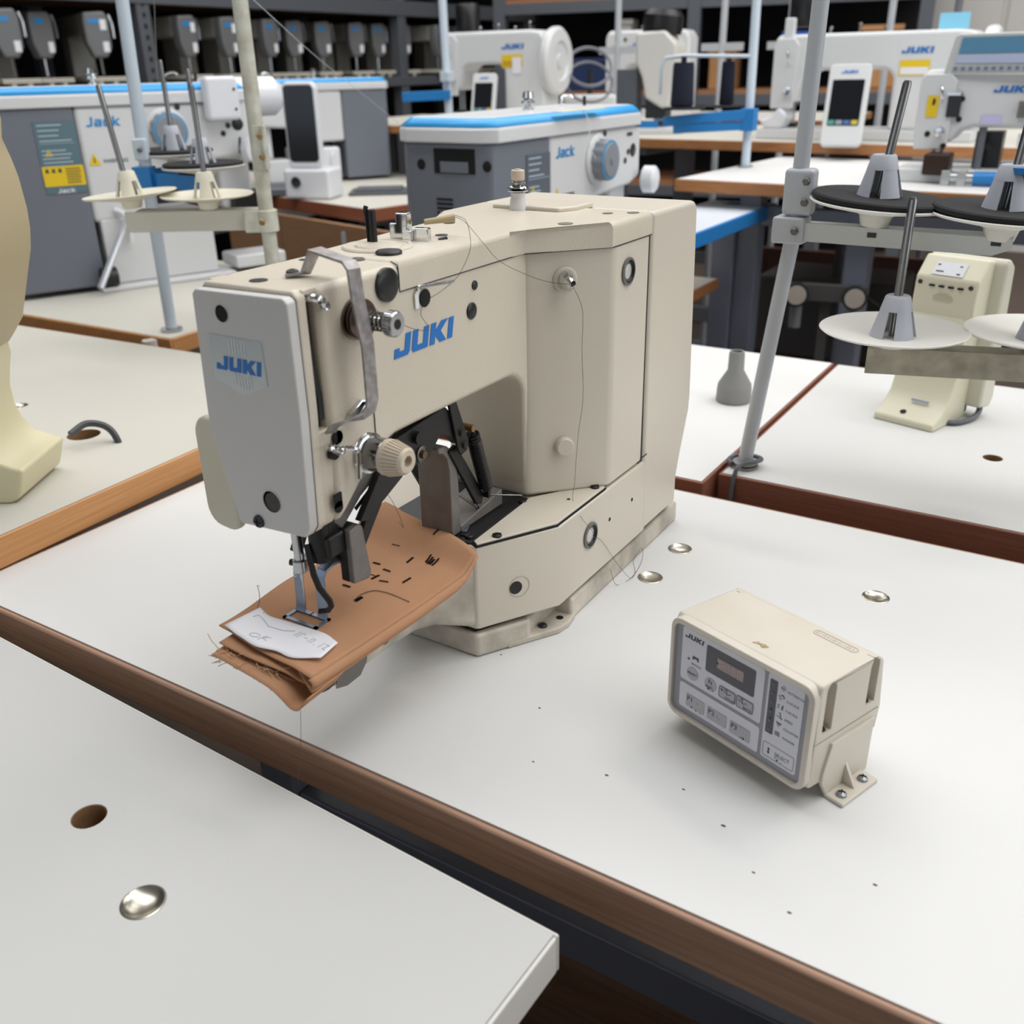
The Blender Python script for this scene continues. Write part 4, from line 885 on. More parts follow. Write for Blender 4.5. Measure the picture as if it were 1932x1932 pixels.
# ================================================================== thread stands and terminals on the neighbouring tables
SPGREY = mat('light_grey_enamel', '#b7bbc0', .35); SPCREAM = mat('cream_enamel', '#c9c7b6', .4); SPBLUE = mat('pale_blue_enamel', '#c7d3de', .35)
ARMG = mat('grey_green_enamel', '#c6c9c6', .4); PLW = mat('white_plate_plastic', '#dfddd5', .5); PLC = mat('ivory_plate_plastic', '#d9d4c2', .5)
FELT = mat('black_felt', '#232325', .95, bump=(900, .6, .001)); CONEG = mat('grey_cone_plastic', '#b4b7c0', .45)
BLUEARM = mat('blue_enamel_arm', '#1f79bd', .35); SPSTEEL = mat('spindle_steel', '#8d8d8c', .28, 1.0)
def spool_plate(par, x, y, z, r=.076, felt=False, plate=PLW, cone=PLW, sp=.128, tilt=(0, 0), hub=.016):
    pl = B().lathe([(.011,-hub-.004),(.015,-hub-.003),(.018,-hub*.5),(.026,-.006),(r*.96,.002),(r,.0045),(r*.985,.0055),(r*.95,.0045),(.026,-.003),(.0001,-.003)], (x,y,z), (tilt[0],tilt[1],1), 44).obj('spool_plate', plate, par)
    if felt:
        B().lathe([(r*.94,.0052),(r*.97,.007),(r*.97,.0105),(r*.94,.0122),(.02,.0112),(.0001,.0112)], (x,y,z), (tilt[0]+.015,tilt[1],1), 44).obj('felt_pad', FELT, pl)
    zb = z+(.011 if felt else -.003)
    cb = B()
    for k in range(4):
        secs = []
        for hh, rr in ((0,.0245),(.029,.0165)):
            ring = []
            for i in range(7):
                a = math.radians(k*90+15+i*10); ring.append((x+rr*math.cos(a), y+rr*math.sin(a), zb+hh))
            for i in range(6,-1,-1):
                a = math.radians(k*90+15+i*10); ring.append((x+(rr-.0022)*math.cos(a), y+(rr-.0022)*math.sin(a), zb+hh))
            secs.append(ring)
        cb.loft(secs)
    cb.lathe([(.0168,.0285),(.0132,.0425),(.0118,.044),(.0001,.044)], (x,y,zb), (0,0,1), 28)
    cb.obj('spool_cone', cone, pl)
    B().lathe([(.0046,-.002),(.0046,sp-.003),(.0032,sp),(.0001,sp)], (x,y,zb), (tilt[0]*1.6,tilt[1]*1.6,1), 14).obj('spindle', SPSTEEL, pl)
    return pl
def bolt(par, p, d, r=.0045, m=None):
    return B().lathe([(.0001,.004),(r*.8,.004),(r,.003),(r,0)], p, d, 6).obj('bolt', m or mat('dull_bolt','#6e6b66',.4,.9), par)

# --- grey stand at the right, bolted through the mahogany-edged table
sa = thing('thread_stand', 'grey thread stand with two black felt spool plates and leaning pole', 'thread stand', (-.363, 1.132, TZ))
B().tube([(0,0,-.05),(.0,.0,.004),(.028,.018,.296),(.0315,.020,.56),(.034,.022,.95)], .0092, 18).obj('pole', SPGREY, sa)
for (z, r) in ((.0,.0175),(.0045,.0155)): B().lathe([(r*.7,z),(r,z+.0006),(r,z+.0036),(r*.7,z+.0042)], (0,0,0), (0,0,1), 24).obj('foot_washer', mat('foot_nut','#8b8a87',.4,.6), sa)
cx_, cy_ = .028, .018
B().bx(cx_-.022,cx_+.016,cy_-.016,cy_+.014,.286,.316).obj('arm_clamp', SPGREY, sa, bevel=.003)
B().bx(cx_-.014,cx_+.020,cy_-.0125,cy_+.012,.3175,.369).obj('pole_bracket', SPGREY, sa, bevel=.005, seg=3)
for p in ((cx_+.006,cy_-.0165,.301),(cx_+.013,cy_-.0130,.333),(cx_+.013,cy_-.0130,.356)): bolt(sa, p, (0,-1,0))
am = B()
am.prism([(.012,.311),(.012,.290),(.244,.2885),(.262,.296),(.262,.307)], .006,.0085,'y'); am.prism([(.012,.008),(.262,.008),(.262,.034),(.012,.034)], .3065,.309)
am.obj('arm', ARMG, sa)
spool_plate(sa, .119, .018, .331, .0745, True, PLW, CONEG, .118, (.07,0), .018); spool_plate(sa, .248, .018, .3245, .0745, True, PLW, CONEG, .118, (.05,0), .018)
B().lathe([(.009,0),(.009,.012),(.0145,.013),(.0145,.019),(.009,.02)], (.258,.016,.358), (0,0,1), 18).obj('thread_cone', BLUEARM, sa)
for x in (.119,.246):
    B().bx(x-.0045,x+.0055,.0055,.0062,.299,.3045).obj('label_clip', DARKM, sa)
B().tube(smooth_path([(.060,-.05,.0) if False else (.0,-.05,-.05),(.0,-.036,.0),(.004,-.022,.012),(.017,-.004,.012),(.018,.012,.010),(.002,.022,.008),(-.018,.014,.007),(-.021,-.002,.006),(-.012,-.012,.006)],6), .0030, 10).obj('hook_cable', mat('grey_cable','#54565b',.4), sa)

# --- second stand, mostly outside the frame at the right: only arm end and two white plates show
sb = thing('thread_stand', 'stand arm with two plain white spool plates at the right edge', 'thread stand', (.16, 1.19, TZ))
B().cyl((0,0,0),(0,0,1),.0095,.75,18).obj('pole', SPCREAM, sb)
B().lathe([(.012,0),(.018,.001),(.018,.005),(.012,.006)], (0,0,0),(0,0,1),20).obj('foot_washer', mat('foot_nut','#8b8a87',.4,.6), sb)
ARB = Vector((-.378,-.114,0)); 
am = B().strip([(.01,.003,.1760),(-.35,-.106,.1775),(-.378,-.1145,.1775)], .030, (0,0,1), .0025).strip([(.01,.02,.189),(-.37,-.092,.1905)], .026, (.3,-1,0), .0022)
am.obj('arm', mat('worn_cream_enamel','#b3ad99',.5,var=(60,.5,'#8d8878')), sb, bevel=.001)
B().bx(-.02,.02,-.018,.018,.163,.197).obj('arm_clamp', SPCREAM, sb, bevel=.003)
spool_plate(sb, -.356, -.1045, .2085, .078, False, PLW, CONEG, .145, (0,0), .012); spool_plate(sb, -.217, -.045, .2085, .078, False, PLW, CONEG, .145, (0,0), .012)

# --- cream stand left of the machine
s1 = thing('thread_stand', 'chipped cream thread stand pole with two ivory spool plates left of the machine', 'thread stand', (-1.2575, 1.203, 0))
Z1 = TZ
B().tube([(0,0,.02),(0,0,Z1+.2),(0,0,Z1+.95)], .0125, 18).obj('pole', mat('chipped_cream_enamel','#cdcdc2',.4,var=(40,.3,'#b4b2a0')), s1)
B().lathe([(.14,0),(.14,.012),(.03,.022),(.016,.05)], (0,0,0), (0,0,1), 32).obj('floor_base', FRAME, s1)
D1 = Vector((-.8465,-.532,0))
B().strip([D1*-.018+Vector((0,0,Z1+.2515)), D1*.243+Vector((0,0,Z1+.2515))], .034, (0,0,1), .003).strip([D1*-.0+Vector((-.010,.016,Z1+.2670)), D1*.225+Vector((-.010,.016,Z1+.2690))], .032, (.53,-.85,0), .0025).obj('arm', mat('aged_arm_enamel','#cbcabf',.45), s1, bevel=.001)
B().lathe([(.013,0),(.0185,.001),(.0185,.037),(.013,.038)], (0,0,Z1+.231), (0,0,1), 22).box((D1.x*.018,D1.y*.018,Z1+.25),(.036,.03,.036),rz=math.radians(32.1)).obj('arm_clamp', mat('chipped_cream_enamel','#c4c4b4',.4), s1, bevel=.002)
B().box((.010,-.008,Z1+.368),(.016,.006,.068),rz=math.radians(32.1)).box((.018,-.001,Z1+.368),(.005,.018,.068),rz=math.radians(32.1)).obj('pole_bracket', mat('chipped_cream_enamel','#c4c4b4',.4), s1, bevel=.001)
for z in (.353,.385): bolt(s1, (.018,-.012,Z1+z), (.8,-.5,0), .005, BRASS)
bolt(s1, (.013,-.024,Z1+.251), (.53,-.85,0), .0055, BRASS)
for (k, dz) in ((.100,.0),(.231,.004)):
    p = D1*k; spool_plate(s1, p.x-.0, p.y+.004, Z1+.2900+dz, .0775, False, PLC, PLC, .178, (.0,0) if k < .2 else (-.07,-.03), .016)

# --- pale blue stand further left with black felt plates on blue arms
s2 = thing('thread_stand', 'pale blue thread stand with two black felt spool plates on blue arms', 'thread stand', (-1.636, 1.262, TZ))
B().tube([(0,0,0),(.003,.002,.3),(.014,.006,.62),(.022,.01,1.0)], .0118, 18).obj('pole', SPBLUE, s2)
B().lathe([(.012,0),(.022,.001),(.022,.006),(.012,.007)], (0,0,0),(0,0,1),20).obj('foot_washer', STEEL, s2)
B().box((.008,-.004,.352),(.026,.022,.04),rz=.55).obj('pole_bracket', SPBLUE, s2, bevel=.004)
bolt(s2, (.016,-.014,.352), (.5,-.85,0), .005)
P1_, P2_ = Vector((.005,.075,0)), Vector((.135,.030,0))
B().strip([(0,0,.302),(P1_.x,P1_.y,.302)], .028, (0,0,1), .004).strip([(0,0,.296),(P2_.x+.01,P2_.y+.002,.290)], .028, (0,0,1), .004).box((0,0,.300),(.034,.034,.042),rz=.5).obj('arm', BLUEARM, s2, bevel=.001)
spool_plate(s2, P1_.x, P1_.y, .335, .076, True, PLW, CONEG, .16, (0,0), .016); spool_plate(s2, P2_.x, P2_.y, .318, .076, True, PLW, CONEG, .16, (-.02,0), .016)

# --- cream operating terminal seen from behind on the rear right table
TC = mat('cream_terminal_plastic', '#d6d2ba', .42, bump=(600,.05,.0004)); TS = mat('terminal_side_plastic', '#cfcdbc', .42)
tm = thing('operation_terminal', 'cream operation terminal seen from behind with rating label on rear right table', 'terminal', (-.215, 1.39, TZ), math.radians(-16)); tm.scale = (1, 1, .91)
ft = [(0,0),(0,.010),(.004,.0135),(.022,.022),(.040,.045),(.050,.080),(.052,.125),(.050,.150),(.056,.166),(.085,.170),(.098,.150),(.100,.0)]
secs = []
def tprof(x, sc): return [(x, p[0] if p[1] > .03 else p[0]*1.0, p[1]*sc) for p in ft]
b = B(); b.loft([tprof(-.050,.96), tprof(-.044,1.0), tprof(.030,1.0), tprof(.040,.97)])
b.obj('stand', TC, tm, bevel=.003, seg=3)
hb = B(); hb.prism([(.058,.160),(.054,.182),(.056,.222),(.080,.252),(.100,.249),(.112,.150),(.096,.150),(.080,.156)], -.046, .044, 'x')
hbo = hb.obj('head', TC, tm, bevel=.004, seg=3)
B().prism([(.094,.020),(.096,.246),(.104,.2535),(.122,.240),(.136,.030),(.128,.014)], -.050, .062, 'x').obj('display_body', TS, tm, bevel=.006, seg=3)
B().flat([(-.022,0),(.022,0),(.022,.022),(-.022,.022)], (-.003,.0582,.2262), (1,0,0), (0,.024,.030), .0004).obj('rating_label', mat('label_white','#dadce2',.5), hbo)
b = B()
for k in range(9):
    u, v, w = random.choice([(-.019,.016,.004),(-.019,.011,.003),(.002,.015,.008),(.004,.011,.009),(.002,.007,.006),(-.018,.005,.011),(.012,.003,.005),(-.004,.003,.008),(.012,.016,.004)]), 0, 0
    b.flat([(u[0],u[1]),(u[0]+u[2],u[1]),(u[0]+u[2],u[1]+.0018),(u[0],u[1]+.0018)], (-.003,.0577,.2265), (1,0,0), (0,.024,.030), .0002)
b.obj('label_print', DARKINK, hbo)
for k in range(4): B().bx(-.024+k*.0135,-.016+k*.0135,.0535,.0550,.2085,.2115).obj('vent_slit', HOLE, hbo)
for x in (-.038,.034): B().lathe([(.0001,.0006),(.003,.0006),(.0036,0)], (x,.0552,.213), (0,-1,0), 12).obj('screw', DARKM, hbo)
for r in range(6):
    for c in range(9):
        if (c-4)**2/20+(r-2.5)**2/8 < 1: pass
b = B()
for r in range(7):
    for c in range(12):
        if ((c-5.5)/6)**2+((r-3)/3.6)**2 < 1: b.lathe([(.0001,.0003),(.0008,.0003)], (-.015+c*.0024,.0545,.184+r*.0026), (0,-1,0), 5)
o = b.obj('speaker_grille', mat('grille_shadow','#a9a68e',.6), hbo); o['kind'] = 'stuff'
B().tube(smooth_path([(.052,.120,.022),(.058,.095,.008),(.050,.055,.0045),(.030,.045,.0045),(.018,.060,.006)],6), .0042, 10).obj('cable', mat('grey_cable','#54565b',.4), tm)
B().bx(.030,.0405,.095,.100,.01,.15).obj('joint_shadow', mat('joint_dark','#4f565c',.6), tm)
b = B().lathe([(.0045,.0004),(.0045,.0)], (-.012,.012,.0185), (0,-.4,1), 12); b.obj('mount_slot', HOLE, tm)
B().flat([(0,0),(.026,0),(.026,.004),(0,.004)], (-.010,.0265,.0335), (1,0,0), (0,.5,.8), .0003).obj('small_print', mat('pale_blue_ink','#8e97ad',.5), tm)

# --- grey rubber funnel on the middle rear table
fu = B().lathe([(.0255,0),(.027,.0025),(.0265,.020),(.0255,.028),(.0125,.050),(.0118,.076),(.0108,.0795),(.0088,.0795),(.0085,.070),(.0001,.070)], (-.470,1.382,TZ), (0,0,1), 36).obj('rubber_funnel', mat('grey_rubber','#8c8c89',.55))
tag(fu, 'grey rubber bottle-shaped funnel standing on the white table by the grey pole', 'funnel')

# --- cream terminal cropped by the left frame edge, standing on the oak-edged table
CRM = mat('ivory_stand_plastic', '#d3cba9', .42); CRD = mat('tan_display_back', '#b3a584', .45)
lt_ = thing('operation_terminal', 'cream S-shaped operation terminal cropped at the left edge on the oak-edged table', 'terminal', (-1.109, .611, TZ+.0365), math.radians(32.1))
pr = [(-.20,0),(.029,.0),(.040,.006),(.0455,.020),(.052,.041),(.040,.044),(.020,.052),(.008,.068),(.003,.086),(.003,.110),(.008,.130),(.014,.150),(.013,.170),(-.012,.176),(-.05,.176),(-.06,.06),(-.20,.05)]
B().prism(pr, -.115, -.005, 'y').obj('stand', CRM, lt_, bevel=.004, seg=3)
pd = [(-.06,.16),(.010,.158),(.022,.172),(.036,.190),(.052,.235),(.064,.268),(.0685,.290),(.070,.312),(.0685,.345),(.065,.365),(.060,.385),(.064,.405),(.062,.415),(.052,.42),(-.03,.42),(-.06,.4)]
B().prism(pd, -.105, 0.0, 'y').obj('display_back', CRD, lt_, bevel=.006, seg=3)
B().prism([(-.05,.185),(.0035,.205),(.0080,.238),(-.004,.262),(-.05,.272)], -.16, -.116, 'y').obj('keypad_box', mat('white_keypad','#d9d8d2',.45), lt_, bevel=.003)
for k in range(5): B().box((-.004,-.1605,.212+k*.011),(.008,.001,.004)).obj('keypad_slit', mat('slit_grey','#8c8c90',.5), lt_)
B().bx(-.05,.000,-.13,-.114,.178,.196).obj('hinge_block', CRM, lt_, bevel=.002)
ca = B().tube(smooth_path([(.030,.055,.022),(.043,.078,.028),(.066,.085,.020),(.080,.080,-.004),(.088,.070,-.06)],6), .0045, 10).obj('cable', mat('dark_grey_cable','#3f4145',.4), lt_)

# ================================================================== machines and furniture further back
MW = mat('white_machine_paint', '#d6d7d8', .35, bump=(400,.06,.0006)); MG = mat('slate_grey_cover', '#6f747e', .45); MGD = mat('dark_grey_cover', '#55595f', .45)
JB = mat('cyan_logo_ink', '#1a86c8', .4); TEAL = mat('teal_label', '#5b7580', .5); YEL = mat('yellow_sticker', '#e8c61c', .45); DIALG = mat('grey_dial', '#868b93', .4); DIALB = mat('blue_dial_ring', '#4f93bd', .4)
WHP = mat('glossy_white_plastic', '#e2e4e8', .25); SCR = mat('dark_screen', '#14161b', .12); PAPER = mat('label_paper','#e9e9ee',.65)
BOXW = mat('far_table_wood_edge', '#b07a49', .5, grain=((2,30,30),'#96623a',1))

def warn_tri(par, o, ux, uy, s):
    t = B().flat([(0,0),(s,0),(s/2,s*.95)], o, ux, uy, .0006).obj('warning_triangle', YEL, par)
    n = Vector(ux).cross(Vector(uy)).normalized()*.0007
    B().flat([(s*.45,s*.2),(s*.55,s*.2),(s*.53,s*.62),(s*.47,s*.62)], Vector(o)+n, ux, uy, .0004).obj('mark', HOLE, t)

def jack_machine(label, loc, rz, z0, top=.462, detail_end=True, mirror=False, sticker=True, box=True, loose_tape=False, L=.43, dial=.205, D=.19, label_m=TEAL):
    """white and grey template machine; x along the arm, visible long side at y=0"""
    t = thing('template_machine', label, 'sewing machine', (loc[0], loc[1], z0), rz)
    MM = Matrix.Scale(-1, 4, (0,1,0)) if mirror else None
    sgn = -1 if mirror else 1
    def NB(): return B(MM)
    def ux(): return (1,0,0)
    h = top
    # grey rear cover with rounded corner, and white arm body
    cov = [(-.205,.03),(-.2,.012),(-.19,.004),(-.0,.0),(-.0,D),(-.19,D),(-.205,D-.02)]
    NB().prism(cov, .012, h-.045).obj('rear_cover', MG, t, bevel=.010, seg=3)
    NB().prism([(.0,.16),(.0,h-.045),(L-.02,h-.045),(L,h-.06),(L,h-.16),(L-.05,h-.175),(.20,h-.185),(.165,h-.215),(.15,.16)], .0, D-.005, 'y').obj('arm_body', MW, t, bevel=.012, seg=3)
    # white slab lid with blue tape
    to = [(-.215,.03),(-.195,-.005),(L-.02,-.008),(L+.005,.02),(L+.005,D-.02),(L-.02,D+.005),(-.195,D+.005),(-.215,D-.025)]
    ti = [(-.192,.038),(-.176,.017),(L-.034,.014),(L-.018,.030),(L-.018,D-.03),(L-.034,D-.017),(-.176,D-.017),(-.192,D-.035)]
    lid = NB().loft([[(p[0],p[1],z) for p in q] for q, z in ((to,h-.045),(to,h-.020),(ti,h))]).obj('lid', MW, t, bevel=.004, seg=2)
    b = NB(); n = len(ti); mixp = lambda a, c, k: (a[0]*(1-k)+c[0]*k, a[1]*(1-k)+c[1]*k)
    b.add([(*mixp(p,q,.12),h-.0165) for p, q in zip(to, ti)]+[(*mixp(p,q,.86),h-.0015) for p, q in zip(to, ti)], [(i,(i+1)%n,n+(i+1)%n,n+i) for i in range(n)])
    o = b.obj('blue_tape', BLUETAPE, lid); md = o.modifiers.new('thick','SOLIDIFY'); md.thickness = .0012; md.offset = 0
    if box:
        NB().bx(.012,.285,.0,.20,.012,.168).obj('motor_box', MW, t, bevel=.006)
        NB().bx(-.02,.32,-.03,.23,.0,.012).obj('base_plate', MW, t, bevel=.004)
        NB().cyl((.022,-.018,.036),(-1,0,0),.023,.036,16).obj('box_knob', BLACKP, t)
        NB().prism([(.152,.128),(.160,.128),(.163,.150),(.155,.150)], -.0012, .0, 'y').obj('box_slot', HOLE, t)
    # side print
    y = -.0008
    U = (1,0,0); Z_ = (0,0,1)
    if not mirror:
        logo(B(), LOGO_B, (.022,y,h-.088), U, Z_, .021, .080, .1, .0005).obj('logo_lettering', JB, t)
        lb = B().flat([(-.092,.0),(-.003,.0),(.0-.003,.155),(-.092,.155)], (0,-.0008,h-.228), (1,-.021,0), Z_, .0008).obj('spec_label', label_m, t)
        b = B()
        for k in range(9):
            w = random.uniform(.03,.07); b.flat([(-.085,0),(-.085+w,0),(-.085+w,.0028),(-.085,.0028)], (0,-.0018,h-.170+k*.0085 if k < 5 else h-.115+(k-5)*.011), (1,-.021,0), Z_, .0006)
        b.flat([(-.085,0),(-.01,0),(-.01,.0012),(-.085,.0012)], (0,-.0018,h-.120), (1,-.021,0), Z_, .0006)
        b.obj('fine_print', mat('pale_print','#a9bcc4',.5), lb)
        warn_tri(lb, (-.078,-.0003,h-.146), U, Z_, .016)
        if sticker:
            sk = B().flat([(-.092,0),(-.002,0),(-.002,.044),(-.092,.044)], (0,-.0010,h-.212), (1,-.021,0), Z_, .0014).obj('yellow_sticker', YEL, t)
            b = B()
            for k in range(6): b.flat([(-.042,0),(-.042+random.uniform(.025,.036),0),(-.01,.002),(-.042,.002)], (0,-.0026,h-.206+k*.006), (1,-.021,0), Z_, .0005)
            for k in range(3): b.flat([(-.086+k*.014,0),(-.078+k*.014,0),(-.080+k*.014,.009),(-.085+k*.014,.008)], (0,-.0026,h-.182), (1,-.021,0), Z_, .0005)
            b.obj('sticker_print', DARKINK, sk)
        logo(B(), LOGO_B, (-.068,-.0010,h-.227), (1,-.021,0), Z_, .010, .040, .1, .0005).obj('logo_lettering', PAPER, lb)
        warn_tri(t, (.012,y,h-.172), U, Z_, .028)
        b = B().text('WARNING', .012, (.045,y,h-.168), U, Z_, .0002); b.text('警告', .02, (.046,y,h-.152), U, Z_, .0002) if False else None
        b.obj('warning_text', DARKINK, t)
        # adjusting dial
        dx, dz = dial, h-.105
        d_ = B().lathe([(.052,0),(.054,.002),(.050,.006),(.046,.008)], (dx,0,dz), (0,-1,0), 36).obj('dial_seat', MW, t)
        secs = []
        for (hh, k) in ((.006,1.0),(.030,.98),(.034,.94)):
            secs.append([(dx+(.042+.0016*math.cos(12*a))*k*math.cos(a), -hh, dz+(.042+.0016*math.cos(12*a))*k*math.sin(a)) for a in [2*PI*i/72 for i in range(72)]])
        B().loft(secs).obj('dial', DIALG, t)
        B().lathe([(.038,0),(.0415,.001),(.0415,.002),(.038,.003)], (dx,-.0325,dz), (0,-1,0), 40).obj('dial_ring', DIALB, t)
        B().lathe([(.0001,.0035),(.0345,.003),(.0365,0)], (dx,-.0345,dz), (0,-1,0), 40).lathe([(.0085,.0),(.0085,.0055),(.0001,.005)], (dx,-.0345,dz), (0,-1,0), 20).obj('dial_cap', DIALG, t)
        for (x, z) in ((dx+.035,dz+.052),(dx+.055,dz-.042),(.36,h-.10),(.345,h-.118)): B().lathe([(.0001,.0012),(.006,.001),(.007,0)], (x,-.001,z), (0,-1,0), 14).obj('side_plug', BLACKP, t)
        B().lathe([(.0001,.001),(.013,.001),(.015,0)], (.385,-.001,h-.098), (0,-1,0), 20).obj('side_plug', BLACKP, t)
        for k in range(3): B().bx(.352+k*.010,.358+k*.010,-.0015,.0,h-.066,h-.058).obj('led_slot', BLACKP, t)
    # thread post on the lid
    tp = NB().lathe([(.012,0),(.012,.004),(.006,.006),(.006,.012),(.014,.014),(.014,.018),(.009,.020),(.012,.024),(.010,.036),(.0001,.037)], (.08,.1,h), (0,0,1), 22).obj('lid_tension', CHROME, t)
    NB().tube(smooth_path([(.26,.12,h),(.26,.12,h+.018),(.28,.115,h+.024),(.29,.11,h+.018)],4), .003, 6).obj('wire_hook', CHROME, t)
    NB().cyl((.33,.1,h),(0,0,1),.004,.02,8).obj('lid_pin', BLACKP, t)
    # head end: needle unit, knob, cables
    NB().lathe([(.026,0),(.031,.004),(.031,.028),(.024,.034),(.0001,.036)], (.415,-.015,h-.165), (.15,-1,0), 28).obj('white_knob', WHP, t)
    NB().bx(L-.10,L-.015,.03,.14,h-.30,h-.16).obj('needle_housing', MW, t, bevel=.01)
    NB().cyl((L-.055,.08,h-.36),(0,0,1),.006,.08,12).obj('needle_bar', STEEL, t)
    NB().bx(L-.10,L-.02,.04,.12,h-.345,h-.33).obj('clamp_plate', BLACK, t)
    NB().tube(smooth_path([(.05,-.004,h-.275),(.065,-.02,h-.285),(.072,-.022,h-.31),(.07,-.018,h-.35)],5), .007, 8).obj('air_hose', WHP, t)
    # end face details
    if detail_end:
        NB().bx(-.2065,-.2035,.045,.140,h-.100,h-.055).obj('end_recess', HOLE, t)
        NB().bx(-.208,-.206,.060,.125,h-.098,h-.078).obj('recess_tray', MG, t)
        for yy in (.172,.018): NB().lathe([(.0001,.001),(.0085,.001),(.010,0)], (-.2055,yy,h-.085), (-1,0,0), 18).obj('end_hole', HOLE, t)
        for k in range(6): NB().bx(-.2068,-.2045,.100,.138,h-.150-k*.0085,h-.146-k*.0085).obj('vent_slit', HOLE, t)
    return t
jl = jack_machine('white template sewing machine with grey cover and yellow warning sticker at far left', (-2.107,1.46), math.radians(68), TZ)
# drum-shaped motor head of the left machine
B().lathe([(.038,0),(.047,.006),(.047,.19),(.036,.205),(.0001,.207)], (.315,.045,.425), (1,.0,.0), 32).obj('motor_drum', WHP, jl)
B().bx(.302,.385,-.040,.0,.375,.475).obj('drum_plate', WHP, jl, bevel=.010)
for z in (.40,.445): B().lathe([(.0001,.001),(.0035,.001)], (.372,-.0405,z), (0,-1,0), 8).obj('screw', DARKM, jl)
B().lathe([(.03,0),(.032,.004),(.032,.03),(.0001,.031)], (.40,-.02,.305), (.3,-1,0), 26).obj('belt_pulley', WHP, jl)
B().tube([(.375,-.03,.335),(.37,-.03,.30),(.40,-.03,.27),(.435,-.03,.285)], .003, 6).obj('belt', BLACK, jl)
B().bx(.33,.47,-.01,.1,.012,.045).obj('clamp_bed', MW, jl, bevel=.006)
B().bx(.35,.44,-.01,.07,.155,.20).obj('needle_block', BLACK, jl, bevel=.003)
B().tube([(-.03,-.06,.02),(.05,-.035,.14),(.07,-.025,.165)], .008, 10).obj('support_strut', mat('clear_strut','#c9cbd0',.15,.4), jl)
table('work_table', 'white table under the far left template machine behind the pale blue pole', -1.35, 0, -.05, .63, TZ, .035, LAMW, OAK, loc=(-1.585,1.262), rz=math.radians(1.5), band=.006)

jc = jack_machine('white template sewing machine with slate grey end and blue tape right behind the bartack machine', (-1.026,1.773), math.radians(90), TZ-.055, top=.452, D=.225, sticker=False, label_m=mat('slate_label','#5b616d',.5))
B().prism([(.01,-.022),(.20,-.022),(.20,.0),(.01,.0)], .452,.4528).obj('masking_tape', mat('pale_masking_tape','#d8d0a0',.7), jc)
tb = table('work_table', 'white table under the template machine with slate grey end', -.45, .10, -.24, .75, TZ-.0555, .03, LAMW, BOXW, loc=(-1.026,1.773), rz=0, band=.006)
thread('white thread trailing over the blue tape of the template machine', [(-1.13,1.86,TZ+.402),(-1.06,1.88,TZ+.400),(-1.02,1.89,TZ+.398),(-1.005,1.90,TZ+.37),(-1.002,1.895,TZ+.33),(-.999,1.92,TZ+.30)], .0009, m=WHP)

# template machine with tall display at the far left table
jd = jack_machine('white template sewing machine with rounded motor head and tall black display', (-2.86,3.23), math.radians(-121), TZ+.055, top=.40, detail_end=False, mirror=True, box=False, L=.40)
B().lathe([(.05,0),(.062,.008),(.064,.05),(.064,.20),(.055,.225),(.0001,.23)], (.40,-.06,.300), (-1,-.12,0), 36).obj('motor_drum', WHP, jd)
B().bx(.395,.412,-.125,-.0,.235,.365).obj('drum_plate', WHP, jd, bevel=.008)
B().bx(.03,.22,-.16,.02,.012,.14).obj('control_housing', WHP, jd, bevel=.012)
B().lathe([(.016,0),(.018,.003),(.016,.006),(.0001,.004)], (.15,-.16,.10), (0,-1,0), 22).obj('stop_button', BLACKP, jd)
B().bx(.12,.36,-.17,.10,.0,.014).obj('base_plate', MGD, jd, bevel=.004)
B().bx(.24,.34,-.10,.02,.012,.10).obj('needle_block', MW, jd, bevel=.006)
dp = thing('display_terminal', 'tall white display with black screen beside the far template machine', 'display', (-2.585,2.70,TZ+.0555), math.radians(20)); dp.scale = (1.12,1.12,1.12)
B().prism([(-.058,.10),(-.045,.095),(.045,.095),(.058,.11),(.058,.335),(.045,.352),(-.045,.352),(-.058,.335)], -.012, .02, 'y').obj('display_case', WHP, dp, bevel=.008)
B().prism(rrect(-.05,.115,.05,.342,.014,4), -.0135, -.012, 'y').obj('screen', SCR, dp)
B().bx(-.075,.085,-.03,.09,0,.095).obj('display_base', WHP, dp, bevel=.012)
B().lathe([(.015,0),(.017,.003),(.015,.006),(.0001,.004)], (-.03,-.03,.055), (0,-1,0), 20).obj('round_port', DARKM, dp)
for k, (x, y, w) in enumerate(((-.30,-.12,.26),(.24,.08,.22))):
    o = B().box((0,0,.006),(w,.16,.012)).box((0,0,.016),(w*.8,.12,.010)).obj('pedal_plate', MGD, bevel=.003)
    o.location = (-2.62+x*.7, 2.86+y, TZ+.0555); o.rotation_euler = (0,0,.6)
    tag(o, ['flat dark grey plate on the far table left of the tall display', 'flat dark grey plate on the far table right of the tall display'][k], 'plate')
table('work_table', 'far white table with brown edge under the machine with tall display', -1.6, 0, 0, .85, TZ+.055, .045, LAMW, mat('red_brown_edge','#8a5137',.5), loc=(-2.19,2.56), rz=math.radians(-14), band=.006)
bx_ = B().box((0,0,0),(.16,.12,.055)).obj('pale_carton', mat('pale_carton','#b9bcc8',.6), bevel=.003); bx_.location = (-2.30,2.57,TZ-.04); bx_.rotation_euler = (0,0,-.3)
tag(bx_, 'small pale carton fixed under the brown edge of the far table', 'carton')
# wooden partition boards below that table
pb = thing('wooden_partition', 'brown wooden board partition below the far left table', 'partition', (-2.62,2.585,0), math.radians(-14))
for k in range(3):
    B().bx(-.42+k*.40,-.025+k*.40,0,.02,.02,TZ+.01).obj('board', mat('partition_wood','#a37c5b',.6,grain=((1,8,30),'#8f6a4b',1)), pb, bevel=.002)
